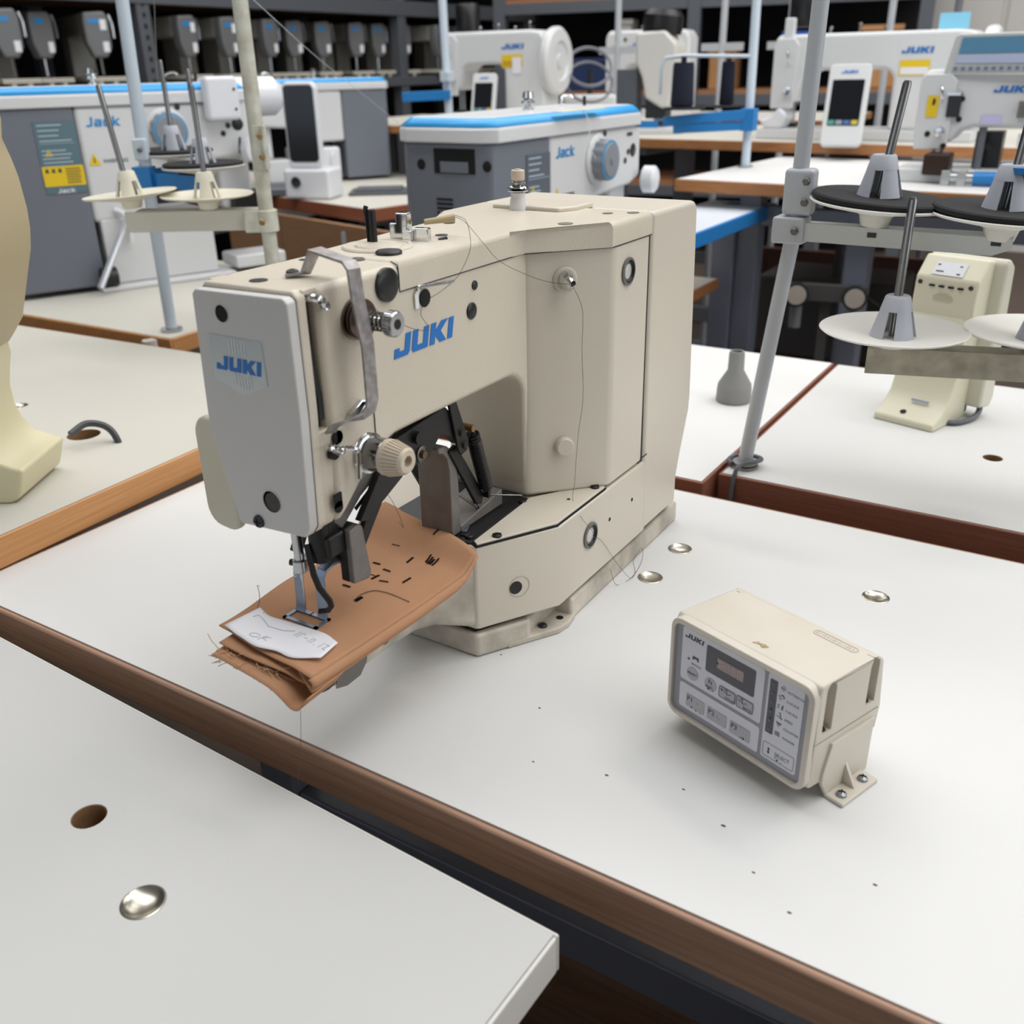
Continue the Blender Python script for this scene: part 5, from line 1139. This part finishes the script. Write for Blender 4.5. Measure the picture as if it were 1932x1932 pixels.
# white/grey keyboard lid slab between the two machines (blue and white table plate)
kp = thing('extension_plate', 'white extension plate with grey rounded front left of the slate grey end', 'plate', (-1.62,2.19,TZ-.005), math.radians(8))
B().bx(-.22,.2,-.0,.26,0,.012).obj('plate', WHP, kp, bevel=.003)
B().cyl((-.22,-.012,-.006),(1,0,0),.030,.42,18).obj('rounded_front', mat('plate_grey','#9a9ca2',.45), kp)
B().bx(.0,.2,.10,.25,.012,.0135).obj('blue_film', BLUETAPE, kp)
B().bx(-.15,.18,.20,.22,-.30,0).obj('plate_leg', FRAME, kp)

# ------------------------------------------------------------------ lockstitch style machines
def lockstitch(label, loc, rz, z0, L=.56, H=.30, D=.13, body=MW, ink=BLUE, wheel=True, logo_at=None, tall_head=True, sticker=None, arm_t=.42, col=.2):
    t = thing('lockstitch_machine', label, 'sewing machine', (loc[0], loc[1], z0), rz)
    zu = H*(1-arm_t)
    pts = [(.0,H*.36),(.0,H*.93),(.014,H),(L-.07,H),(L-.02,H*.985),(L-.0,H*.9),(L,.03),(L-col,.03)]+[(p[0],p[1]) for p in arc2(L-col-.035,zu-.035,.035,0,90,5)]+[(.135,zu),(.105,zu*.93),(.088,H*.36)]
    B().prism(pts, 0, D, 'y').obj('arm_body', body, t, bevel=.016, seg=4)
    B().bx(-.03,L+.02,-.02,D+.03,0,.032).obj('bed', body, t, bevel=.004)
    B().prism([(.006,H*.30),(.082,H*.30),(.086,H*.9),(.070,H*.965),(.012,H*.965),(.004,H*.9)], -.008, .002, 'y').obj('face_plate', body, t, bevel=.004)
    hd = B().cyl((.045,D*.5,H*.10),(0,0,1),.006,H*.3,10).obj('needle_bar', STEEL, t)
    B().cyl((.062,D*.5,H*.13),(0,0,1),.0055,H*.25,10).obj('presser_bar', STEEL, t)
    B().bx(.028,.078,D*.42,D*.58,.034,.046).obj('presser_foot', DARKM, t, bevel=.002)
    B().lathe([(.012,0),(.012,.006),(.008,.008),(.011,.012),(.010,.020),(.0001,.021)], (.062,-.008,H*.46), (0,-1,0), 20).obj('tension_knob', CHROME, t)
    B().tube(smooth_path([(.05,-.01,H*.86),(.055,-.026,H*.84),(.06,-.026,H*.76),(.058,-.01,H*.72)],4), .0025, 6).obj('thread_hook', CHROME, t)
    if wheel:
        B().lathe([(.02,0),(H*.36,.004),(H*.37,.012),(H*.37,.030),(H*.34,.040),(H*.22,.044),(H*.20,.034),(.03,.034),(.026,.042),(.0001,.042)], (L,D*.5,H*.66), (1,0,0), 36).obj('hand_wheel', body, t)
    for (x, hh) in ((.16,.018),(.25,.026),(.33,.014),(L-.1,.03)):
        q = B().cyl((x,D*.45,H),(0,0,1),.004,hh,8).lathe([(.0001,.006),(.007,.004),(.008,0)], (x,D*.45,H+hh-.002), (0,0,1), 12).obj('thread_post', CHROME, t)
    lx0 = logo_at or L-.20
    logo(B(), LOGO_A, (lx0,-.0012,H*.80), (1,0,0), (0,0,1), H*.055, H*.30, .2, .0006).obj('logo_lettering', ink, t)
    if sticker:
        s_ = B().flat([(0,0),(H*.28,0),(H*.28,H*.14),(0,H*.14)], (lx0,-.0012,H*.60), (1,0,0), (0,0,1), .0006).obj('warning_label', YEL, t)
        B().flat([(.004,.004),(H*.27,.004),(H*.27,H*.075),(.004,H*.075)], (lx0,-.0019,H*.60), (1,0,0), (0,0,1), .0004).obj('label_text_field', PAPER if sticker == 2 else mat('ochre_print','#c79d12',.5), s_)
    return t
def tablet(label, loc, rz, z0, s=1.0, lean=.35):
    t = thing('operation_tablet', label, 'terminal', (loc[0], loc[1], z0), rz)
    R_ = Matrix.Rotation(-lean, 4, 'X')
    B(R_).prism(rrect(-.052*s,.0,.052*s,.205*s,.012*s,4), 0, .026*s, 'y').obj('case', MW, t, bevel=.004)
    B(R_).prism(rrect(-.040*s,.050*s,.040*s,.165*s,.003*s,2), -.001, .0, 'y').obj('screen', SCR, t)
    for k, c in enumerate(('#4c9c8c','#8d9aa0','#4b6aa8','#c9b545')):
        B(R_).bx((-.038+k*.0195)*s,(-.022+k*.0195)*s,-.0016,-.0009,.053*s,.064*s).obj('soft_key', mat('soft_key_%d'%k, c, .4), t)
    logo(B(R_), LOGO_A, (-.022*s,-.0006,.180*s), (1,0,0), (0,0,1), .008*s, .042*s, .2, .0006).obj('logo_lettering', BLUE, t)
    B().bx(-.04*s,.04*s,.03,.13*s,0,.012).obj('foot', MW, t, bevel=.003)
    B().strip([(0,.10*s,.006),(0,.075*s,.12*s)], .05*s, (1,0,0), .01).obj('prop', MW, t)
    return t

# pair in the middle distance
ZB = TZ+.265
table('work_table', 'far white table with orange-brown edge and clipped corner in the middle distance', -.55, .95, 0, .9, ZB, .03, LAMW, BOXW, loc=(-2.73,3.42), rz=math.radians(0), band=.006)
jm = lockstitch('white lockstitch machine with hand wheel and ochre label in the middle distance', (-2.70,3.72), math.radians(4), ZB, L=.50, H=.355, D=.15, sticker=1, arm_t=.36, col=.19)
B().flat([(0,0),(.042,0),(.042,.062),(0,.062)], (.352,-.003,.190), (1,0,0), (0,0,1), .0006).obj('paper_note', PAPER, jm)
B().lathe([(.05,0),(.052,.01),(.052,.10),(.045,.11),(.0001,.11)], (.10,.07,.355), (0,0,1), 24).obj('top_motor', BLACKP, jm)
tablet('small white operation tablet in front of the middle lockstitch machine', (-2.42,3.60), math.radians(14), ZB, 1.0, .3)
# white pole with blue arm in front of that table
s3 = thing('thread_stand', 'white thread stand pole with short blue arm in the middle distance', 'thread stand', (-2.30,3.20,0))
B().tube([(0,0,TZ+.055),(-.005,.01,TZ+.3),(-.05,.06,TZ+.75),(-.06,.07,TZ+1.0)], .0155, 16).obj('pole', SPBLUE, s3)
B().lathe([(.14,0),(.14,.012),(.03,.022),(.018,.05)], (0,0,TZ+.055), (0,0,1), 28).obj('foot_base', FRAME, s3)
B().strip([(.012,0,TZ+.39),(-.155,-.08,TZ+.385)], .034, (0,0,1), .02).obj('arm', BLUEARM, s3, bevel=.002)
B().strip([(.0,0,TZ+.435),(.0,0,TZ+.47)], .04, (1,0,0), .04).obj('pole_bracket', SPBLUE, s3, bevel=.003)

# eyelet machine and cream head behind
je = lockstitch('white pocket machine with blue lettering behind the middle hand wheel', (-2.36,4.62), math.radians(8), ZB-.02, L=.42, H=.385, D=.16, wheel=False, logo_at=.12, arm_t=.40, col=.12)
for x in (.10,.20,.31): B().lathe([(.0001,.003),(.008,.002),(.010,0)], (x,-.001,.345), (0,-1,0), 14).obj('screw_cover', MGD, je)
table('work_table', 'far white table hidden behind the middle machines', -.75, .9, 0, .8, ZB-.02, .03, LAMW, BOXW, loc=(-2.1,4.45), rz=0, band=.006)
rg = thing('ring_frame', 'grey double ring frame between the middle lockstitch machine and the pocket machine', 'ring frame', (-2.12,4.0,ZB), math.radians(25))
B().torus((0,0,.21), (.15,-.75,.6), .095, .007, 36, 8).obj('ring', FRAME, rg); B().torus((.0,.0,.15), (.15,-.75,.6), .10, .006, 36, 8).obj('ring', FRAME, rg)
B().bx(-.12,.12,.05,.12,.0,.10).obj('ring_body', MW, rg, bevel=.02); B().cyl((0,.09,.08),(0,0,1),.012,.12,12).obj('ring_post', DARKM, rg)
hc = thing('cylinder_machine', 'cream tall machine head with black motor on top in the centre background', 'sewing machine', (-1.575,3.50,TZ+.245), math.radians(10))
B().prism([(-.045,.12),(-.06,.19),(-.085,.24),(-.088,.34),(.02,.345),(.065,.30),(.070,.20),(.045,.09),(.02,.085)], 0, .16, 'y').obj('head_body', mat('cream_head_paint','#d5d3cd',.4), hc, bevel=.012)
B().lathe([(.070,0),(.074,.02),(.072,.06),(.055,.08),(.0001,.082)], (-.01,.08,.335), (.1,0,1), 30).obj('motor', BLACKP, hc)
B().bx(-.05,.03,.03,.12,.05,.13).obj('presser_unit', DARKM, hc, bevel=.006); B().bx(-.02,.02,.05,.09,.02,.06).obj('foot', STEEL, hc)
B().bx(-.10,.10,-.02,.2,0,.02).obj('bed', MW, hc, bevel=.004); B().bx(-.16,-.08,.02,.10,.02,.22).obj('guard_column', MGD, hc, bevel=.004)
B().bx(-.06,.01,-.005,.0,.02,.045).obj('blue_guide', BLUEARM, hc)

# blue-armed stand with dark spools
s4 = thing('thread_stand', 'pale pole stand with blue arms carrying dark thread cones in the background', 'thread stand', (-.995,2.86,TZ+.2))
B().tube([(0,0,0),(-.012,.03,.2),(-.028,.06,.6)], .0125, 16).obj('pole', SPBLUE, s4)
B().lathe([(.012,0),(.022,.001),(.022,.006),(.012,.007)], (0,0,0),(0,0,1),20).obj('foot_washer', STEEL, s4)
B().strip([(.012,0,.145),(-.10,-.055,.138),(-.215,-.115,.128)], .026, (0,0,1), .02).strip([(.0,0.0,.115),(-.19,-.10,.108)], .024, (0,0,1), .02).box((0,.0,.13),(.04,.04,.06)).obj('arm', BLUEARM, s4, bevel=.002)
for (x, y) in ((-.165,-.085),(-.09,.03)):
    B().lathe([(.058,0),(.060,.003),(.058,.006),(.0001,.007)], (x,y,.160), (0,0,1), 32).obj('spool_plate', FELT, s4)
B().tube([(-.02,.03,.295),(-.19,-.05,.30),(-.235,-.075,.295),(-.245,-.08,.27),(-.245,-.08,.20)], .005, 8).obj('thread_arm', SPBLUE, s4)
for k,(x, y, hh, r) in enumerate(((-.172,-.088,.115,.033),(-.085,.035,.115,.021))):
    o = B().lathe([(r*.9,0),(r,.004),(r*.9,hh-.01),(r*.84,hh),(.008,hh),(.008,hh+.014),(.0001,hh+.014)], (-.995+x,2.86+y,TZ+.2+.168), (0,0,1), 26).obj('thread_spool', mat('navy_thread','#141a2b',.9,bump=(1500,.3,.0006)))
    tag(o, ['wide navy thread cone on the blue-armed stand', 'narrow navy thread cone on the blue-armed stand nearest its pole'][k], 'thread spool')

# right-hand group
ZR = TZ+.2
table('work_table', 'white table with brown wood edge at the right under the binding machine', 0, 1.6, 0, .78, ZR, .032, LAM, BOXW, loc=(-1.065,2.505), rz=math.radians(-4), band=.006, legs=False)
rl = thing('table_frame', 'grey steel frame legs under the right white table', 'table frame', (-1.065,2.505,0), math.radians(-4))
for (x, y) in ((.18,.12),(.42,.3),(.48,.12),(1.2,.3)):
    B().bx(x-.03,x+.03,y-.025,y+.025,.0,ZR-.032).obj('leg', mat('blue_grey_leg','#7e8492',.45), rl, bevel=.004)
B().bx(.1,1.4,.10,.14,ZR-.12,ZR-.07).obj('rail', mat('blue_grey_leg','#7e8492',.45), rl, bevel=.003); B().bx(.2,1.4,.3,.34,.30,.36).obj('rail', mat('blue_grey_leg','#7e8492',.45), rl, bevel=.003)
jr = lockstitch('white long-arm lockstitch machine behind the grey pole with yellow label', (-1.105,3.36), math.radians(0), TZ+.245, L=.62, H=.312, D=.15, sticker=2, arm_t=.34, col=.235, logo_at=.40)
B().bx(.03,.06,-.0,.03,.30,.36).obj('lever_post', MW, jr, bevel=.004)
B().lathe([(.055,0),(.057,.008),(.057,.10),(.05,.11),(.0001,.112)], (.07,.10,.335), (0,0,1), 28).obj('top_motor', BLACKP, jr)
B().prism([(-.03,.06),(.0,.03),(.05,.03),(.07,.075),(.04,.10),(.01,.07)], -.02, .09, 'y').obj('white_cover_cloth', WHP, jr, bevel=.012)
table('work_table', 'white table with curved brown edge under the long-arm lockstitch machine', -.75, 1.6, 0, .85, TZ+.245, .032, LAMW, BOXW, loc=(-.93,3.22), rz=math.radians(-4), band=.006)
tablet('white operation tablet with dark screen in the throat of the right lockstitch machine', (-.800,3.13), math.radians(8), TZ+.245, 1.15, .3)
jf = lockstitch('white binding lockstitch machine at the right edge with yellow caution label', (-.505,2.66), math.radians(2), ZR, L=.46, H=.255, D=.13, wheel=False, logo_at=.165, arm_t=.50, col=.16)
B().flat([(0,0),(.026,0),(.026,.048),(0,.048)], (.024,-.0092,.150), (1,0,0), (0,0,1), .0006).obj('caution_label', YEL, jf)
B().flat([(.012,.026),(.018,.028),(.019,.040),(.013,.042)], (.024,-.0100,.150), (1,0,0), (0,0,1), .0004).obj('hand_symbol', HOLE, jf)
B().flat([(0,0),(.042,0),(.042,.020),(0,.020)], (.150,-.0016,.135), (1,0,0), (0,0,1), .0006).obj('pale_label', mat('lavender_label','#c9c3ea',.5), jf)
B().bx(.245,.285,-.03,.0,.150,.190).obj('guide_block', WHP, jf, bevel=.003); B().bx(.225,.245,-.02,.0,.150,.185).obj('guide_bracket', CASTM, jf)
B().bx(.235,.262,-.003,.0,.085,.115).obj('small_plate', WHP, jf, bevel=.001)
for (x, z) in ((.075,.085),(.035,.112),(.10,.19),(.10,.145),(.175,.085)): B().lathe([(.0001,.002),(.006,.0018),(.007,0)], (x,-.0085 if x<.09 else -.001,z), (0,-1,0), 14).obj('screw', BLACK, jf)
B().bx(.070,.100,-.014,.0,.150,.205).obj('gauge_slot', DARKM, jf, bevel=.003); B().bx(.068,.098,-.016,-.01,.198,.205).obj('gauge_tab', CHROME, jf)
B().bx(.14,.20,.05,.12,.02,.115).obj('rear_post', BLACKP, jf)
B().cyl((.11,-.06,.018),(1,0,0),.013,.16,16).obj('binder_rod', STEEL, jf); B().cyl((.16,-.06,.018),(1,0,0),.016,.05,16).obj('binder_sleeve', BLUEARM, jf)
for x in (.09,.125,.255): B().bx(x,x+.02,-.075,-.045,.0,.035).obj('binder_block', STEEL, jf, bevel=.002)
B().bx(.04,.10,-.05,.03,.02,.07).obj('folder_foot', mat('dark_bronze','#3c2f29',.4,.7), jf, bevel=.006)
lc = thing('lcd_control_box', 'grey control box with long blue display above the binding machine', 'control box', (-.45,2.655,ZR), math.radians(0))
B().prism([(-.004,.248),(.0,.242),(.36,.232),(.36,.33),(.018,.33),(.010,.325)], 0, .05, 'y').obj('case', mat('pale_box_plastic','#c5c8c4',.45), lc, bevel=.006)
B().flat([(.022,.288),(.35,.288),(.35,.322),(.026,.322)], (0,-.001,0), (1,0,0), (0,0,1), .001).obj('lcd_screen', mat('blue_lcd','#4f86a6',.2), lc)
B().flat([(.018,.268),(.35,.264),(.35,.286),(.020,.286)], (0,-.001,0), (1,0,0), (0,0,1), .0008).obj('icon_strip', mat('pale_blue_strip','#b5c0dc',.4), lc)
for k in range(10):
    kk = B().bx(.014+k*.0165,.027+k*.0165,-.0015,0,.2495,.2615).obj('key', mat('box_key','#9aa3b0',.45), lc)
    B().lathe([(.0001,.0008),(.0026,.0006)], (.0205+k*.0165,-.0015,.2555), (0,-1,0), 8).obj('key_mark', DARKINK, kk)
B().cyl((.10,.03,.0),(0,0,1),.009,.24,12).obj('box_post', FRAME, lc)
la = thing('task_lamp_arm', 'steel task lamp arm at the top right corner', 'lamp', (-.16,2.95,ZR))
B().tube([(.02,0,0),(.0,0,.30),(-.02,-.01,.36)], .012, 12).obj('lower_arm', STEEL, la); B().lathe([(.0001,.02),(.014,.014),(.02,0),(.014,-.014),(.0001,-.02)], (-.02,-.01,.365), (1,-.4,0), 20).obj('joint', STEEL, la)
B().tube([(-.02,-.01,.365),(-.085,-.01,.52)], .009, 12).obj('upper_arm', STEEL, la)
sf = B().bx(0,.085,0,.002,0,.045).obj('blue_sticky_note', mat('light_blue_note','#8fd6f2',.6)); sf.location = (-.62,3.42,TZ+.245+.312)
tag(sf, 'light blue sticky note standing on the long-arm machine', 'note')

# pale blue plate edge low behind the machine's column
be = thing('feed_table_plate', 'white feed plate with blue right edge behind the bartack column', 'plate', (-.93,2.37,TZ+.10))
B().bx(-.088,.09,-.30,.30,.012,.03).obj('plate', mat('cool_white_plate','#d5dbe4',.4), be, bevel=.003); B().bx(.09,.10,-.30,.30,-.004,.03).obj('blue_edge', BLUEARM, be, bevel=.002)
for y in (-.24,.2): B().bx(-.04,.02,y,y+.05,-.86,.012).obj('leg', mat('blue_grey_leg','#7e8492',.45), be, bevel=.003)

# ================================================================== storage rack along the left wall with grey machine heads
RACK = mat('rack_steel', '#5d6167', .5, .2); RACKD = mat('rack_back_panel', '#15151a', .9); SHELFW = mat('rack_board', '#9a6a45', .6)
HEADG = mat('grey_head_paint', '#6c6d6e', .4); HEADL = mat('light_head_side', '#8d8c86', .45); BEDB = mat('pale_bed_plate', '#b9b4a8', .5)
rk = thing('storage_rack', 'dark steel storage rack holding grey machine heads along the left wall', 'rack', (-4.4,2.0,0))
Y1 = 6.6
for y in (-.4, 1.53, 3.6, 5.2, Y1): B().bx(-.05,.03,y-.04,y+.04,0,2.3).obj('upright', RACK, rk, bevel=.004); B().bx(-.9,-.84,y-.04,y+.04,0,2.3).obj('upright', RACK, rk, bevel=.004)
for k in range(26):
    B().bx(.0305,.032,1.53-.008,1.53+.008,.90+k*.05,.922+k*.05).obj('upright_slot', HOLE, rk)
for z in (.42,1.14,1.56,2.2):
    B().bx(-.02,.035,-.4,Y1,z,z+(.09 if z == 1.56 else .06)).obj('beam', RACK, rk, bevel=.004)
    B().bx(-.88,-.02,-.4,Y1,z+.03,z+.05).obj('shelf_board', SHELFW if z != 1.14 else mat('dark_board','#4e4038',.7), rk)
B().bx(-.92,-.90,-.4,Y1,0,2.3).obj('back_panel', RACKD, rk)
def rack_head():
    t = thing('machine_head', 'x', 'machine head', (0,0,0), 0, 'grey machine heads stored on the rack')
    # x towards the viewer side of the rack (face end at x=0), arm runs back to -x
    prof = [(-.055,.30),(-.06,.26),(-.06,.17),(-.035,.105),(.03,.105),(.058,.15),(.06,.27),(.045,.305)]
    B().prism(prof, -.06, .0, 'x').obj('face_block', HEADG, t, bevel=.012, seg=3)
    B().prism([(-.055,.300),(-.058,.20),(.055,.20),(.055,.300)], -.42, -.06, 'x').obj('arm', HEADL, t, bevel=.012)
    B().prism([(-.055,.300),(-.06,.02),(.06,.02),(.055,.300)], -.50, -.36, 'x').obj('column', HEADL, t, bevel=.010)
    B().bx(-.5,.05,-.085,.085,.0,.022).obj('bed_plate', BEDB, t, bevel=.004)
    for y in (-.05,.02): B().bx(.0,.05,y,y+.022,-.022,.0).obj('bed_lug', BEDB, t, bevel=.003)
    B().cyl((-.03,.0,.03),(0,0,1),.006,.08,8).obj('needle_bar', STEEL, t)
    B().tube(smooth_path([(-.01,.063,.29),(-.005,.072,.25),(-.005,.072,.19)],4), .006, 6).obj('guard', STEEL, t)
    B().flat([(-.024,0),(.024,0),(.024,.020),(-.024,.020)], (.0008,-.012,.252), (0,1,0), (0,0,1), .0008).obj('blue_badge', JB, t)
    return t
HD = rack_head(); first = True
YS = [.78,1.02,1.24,1.80,2.08,2.42,2.68,2.92,3.22,3.46,3.72,4.02,4.30,4.58,4.9,5.25,5.6,5.95]
ordn = ['nearest','second','third','fourth','fifth','sixth','seventh','eighth','ninth','tenth','eleventh','twelfth','thirteenth','fourteenth','fifteenth','sixteenth','seventeenth','farthest']
for k, yy in enumerate(YS):
    loc = (-4.42+random.uniform(-.05,.06), 2.0+yy, 1.215); rz = random.uniform(-.25,.15)-(.15 if k < 3 else .0)
    lbl = 'grey machine head on the rack, %s along the row from the left edge' % ordn[k]
    if first: HD.location = loc; HD.rotation_euler = (0,0,rz); HD['label'] = lbl; first = False; r_ = HD
    else: r_ = dup(HD, loc, rz, lbl)
    if k in (0,2,3,4): B().flat([(0,0),(.028,0),(.028,.045),(0,.045)], (.0012,.015,.13 if k == 0 else .225), (0,1,0), (0,0,1), .0006).obj('price_tag', PAPER, r_)

# ================================================================== back storage behind the right-hand machines
br_ = thing('storage_rack', 'back storage rack with wooden shelf and blue boxes behind the centre machines', 'rack', (-2.0,6.4,0), math.radians(12))
for x in (-1.9,-.6,.75): B().bx(x-.04,x+.04,-.03,.05,0,2.6).obj('upright', RACK, br_, bevel=.004)
for z in (.5,1.06,1.62): B().bx(-1.9,.75,-.02,.03,z-.07,z).obj('beam', RACK, br_, bevel=.004); B().bx(-1.9,.75,.0,.7,z,z+.025).obj('shelf_board', SHELFW, br_)
B().bx(-1.9,.75,.7,.72,0,2.6).obj('back_panel', RACKD, br_)
BB = mat('blue_plastic_bin','#1d55a8',.4); CARD = mat('cardboard','#a97c4f',.8)
c_, s_ = math.cos(math.radians(12)), math.sin(math.radians(12))
def onrack(x, y, z): return (-2.0+x*c_-y*s_, 6.4+x*s_+y*c_, z)
def bin_(x, w, d, h, m, label, z=1.086, name='storage_bin', cat='bin'):
    b = B(); b.bx(-w/2,w/2,0,d,0,.006); b.bx(-w/2,w/2,0,.006,0,h); b.bx(-w/2,w/2,d-.006,d,0,h); b.bx(-w/2,-w/2+.006,0,d,0,h); b.bx(w/2-.006,w/2,0,d,0,h); b.bx(-w/2-.012,w/2+.012,-.012,.0,h-.03,h)
    o = b.obj(name, m, bevel=.002); o.location = onrack(x,.05,z); o.rotation_euler = (0,0,math.radians(12)); tag(o, label, cat)
bin_(-1.35,.55,.4,.20,mat('navy_bin','#1a2c55',.5),'navy blue bin on the back rack above the ring frame')
bin_(.06,.22,.35,.32,BB,'bright blue bin with handle on the back rack right of the pale pole')
bin_(.34,.10,.25,.16,mat('mid_blue_bin','#3f79c4',.4),'small mid blue bin on the back rack next to the right lockstitch machine')
bin_(-.42,.16,.3,.24,CARD,'cardboard box on the back rack left of the bright blue bin',1.086,'carton','carton')
bin_(-1.72,.26,.3,.26,mat('dark_grey_carton','#3a3d45',.7),'dark grey carton on the back rack behind the middle machine',1.086,'carton','carton')
bin_(-1.05,.07,.2,.42,mat('pale_carton2','#c4c1bb',.7),'narrow pale carton standing on the back rack',1.086,'carton','carton')
bin_(-.75,.20,.3,.36,mat('black_motor_box','#1c1d20',.6),'black box on the back rack beside the cream machine head',1.086,'carton','carton')
# open fixtures at the far right: cabinets and brown packing in front of the wall
cb = thing('white_cabinet', 'tall white cabinet in the far right background', 'cabinet', (-.95,7.6,0), math.radians(-3))
B().bx(-.55,.5,0,.6,0,2.2).obj('body', WALL, cb, bevel=.006)
for x in (-.52,-.01): B().bx(x,x+.47,-.02,0,.1,2.1).obj('door', WALL, cb, bevel=.004)
bin_(.52,.22,.3,.34,mat('brown_packing','#b98a5a',.8),'brown cardboard carton on the back rack above the right lockstitch machine',1.086,'carton','carton')
# pole clutter: thread stand poles rising between the machines
for k, (x, y, lab) in enumerate(((-2.16,4.35,'thin grey stand pole left of the pocket machine'),(-1.62,4.25,'thin grey stand pole in front of the pocket machine'),(-1.35,4.3,'thin grey stand pole right of the cream machine head'),(-.98,4.4,'thin grey stand pole above the right lockstitch machine'),(-.72,4.3,'thin dark stand pole at the upper right'))):
    o = thing('stand_pole', lab, 'pole', (x, y, 0)); B().cyl((0,0,.02),(0,0,1),.014,2.0,12).obj('pole', SPGREY if k < 4 else FRAME, o); B().lathe([(.12,0),(.12,.012),(.02,.022)], (0,0,0),(0,0,1),24).obj('base', FRAME, o)
    B().strip([(-.09,0,1.30),(.09,0,1.30)], .03, (0,0,1), .02).obj('cross_arm', SPGREY, o)

# things below the right table: pressure regulators, pedals, treadle boards
UD = mat('under_table_grey','#4e4c4b',.6)
pg = thing('air_regulator', 'pair of round pressure gauges under the right white table', 'gauge', (-.62,2.46,TZ-.06), math.radians(10))
for k, x in enumerate((-.07,.07)):
    g_ = B().lathe([(.026,0),(.03,.004),(.03,.03),(.0001,.032)], (x,0,0), (.1,-1,.1), 24).obj('gauge', DARKM, pg); B().lathe([(.0001,.034),(.024,.0335)], (x,0,0), (.1,-1,.1), 20).obj('gauge_face', mat('gauge_face','#a39a90',.4), g_)
    B().cyl((x,.02,-.09),(0,0,1),.016,.07,14).obj('filter_bowl', mat('filter_bowl','#7c7f84',.2), pg)
B().bx(-.1,.1,.02,.05,-.02,.02).obj('manifold', UD, pg); B().tube(smooth_path([(.09,.03,0),(.14,.02,-.03),(.18,.03,-.06),(.25,.03,-.05)],5), .006, 8).obj('hose', BLACKP, pg)
B().bx(-.012,.012,.04,.06,-.70,0).obj('stand', UD, pg)
for k, (x, y) in enumerate(((-1.02,3.0),(-.62,3.1))):
    p_ = thing('treadle', ['dark treadle plate with pale rim on the floor, left one', 'dark treadle plate with pale rim on the floor, right one'][k], 'treadle', (x, y, .10), .0)
    B().bx(-.17,.17,-.25,.3,0,.012).obj('tread', mat('tread_black','#1a1c22',.6), p_)
    B().tube([(-.18,-.26,.01),(.18,-.26,.01),(.18,.31,.01),(-.18,.31,.01)], .012, 8, closed=True).obj('rim', mat('rim_grey','#8e8b8a',.4,.5), p_)
    for q in (-1,1): B().bx(q*.15-.01,q*.15+.01,0,.03,-.10,0).obj('foot', UD, p_)
ub = thing('motor_box', 'dark motor box hanging below the right white table', 'motor', (-.72,2.95,TZ-.22))
B().bx(-.2,.2,-.1,.15,-.12,.12).obj('case', UD, ub, bevel=.01); B().lathe([(.05,0),(.05,.06),(.03,.07)], (-.2,0,0), (-1,0,0), 20).obj('pulley', DARKM, ub); B().bx(-.01,.01,0,.02,.12,.39).obj('hanger', UD, ub)
B().bx(-.05,.05,0,.1,-.54,-.12).obj('stand', UD, ub)
bo = B().bx(-.5,.4,0,.03,0,.5).bx(-.5,-.46,-.05,0,0,.5).obj('back_board', mat('red_brown_board','#4a2c22',.7)); bo.location = (-.9,4.2,0); tag(bo, 'dark red-brown board standing below the right tables', 'board')
# blue and red bins on the floor in front of the work table
bl = thing('plastic_bin', 'violet blue plastic bin with red contents below the front edge of the work table', 'bin', (-.02,.50,.36), math.radians(8))
b = B(); b.bx(-.10,.10,-.06,.10,0,.005); b.bx(-.10,.10,-.06,-.054,0,.09); b.bx(-.10,.10,.094,.10,0,.09); b.bx(-.10,-.094,-.06,.10,0,.09); b.bx(.094,.10,-.06,.10,0,.09); b.bx(-.108,-.094,-.068,.108,.08,.092)
b.obj('tray', mat('violet_blue_plastic','#6f78c4',.4), bl, bevel=.002); B().bx(-.075,.09,-.05,.09,.005,.075).obj('red_contents', mat('red_contents','#8e1420',.5), bl, bevel=.006)
B().bx(-.09,.09,-.05,.09,-.34,0).obj('support_block', mat('dark_shelf_wood','#6b4a33',.6), bl)

thread('thin white thread stretched from the cream pole towards the far machines', [(-1.208,1.184,TZ+0.581), (-1.373,1.494,TZ+0.503), (-1.553,1.855,TZ+0.416), (-1.679,2.127,TZ+0.343)], .0007, m=WHP)
thread('thin grey thread hanging down at the pale blue pole', [(-1.613,1.331,TZ+0.605), (-1.619,1.323,TZ+0.526), (-1.622,1.317,TZ+0.472)], .0006, m=mat('grey_thread','#8a8a88',.8))
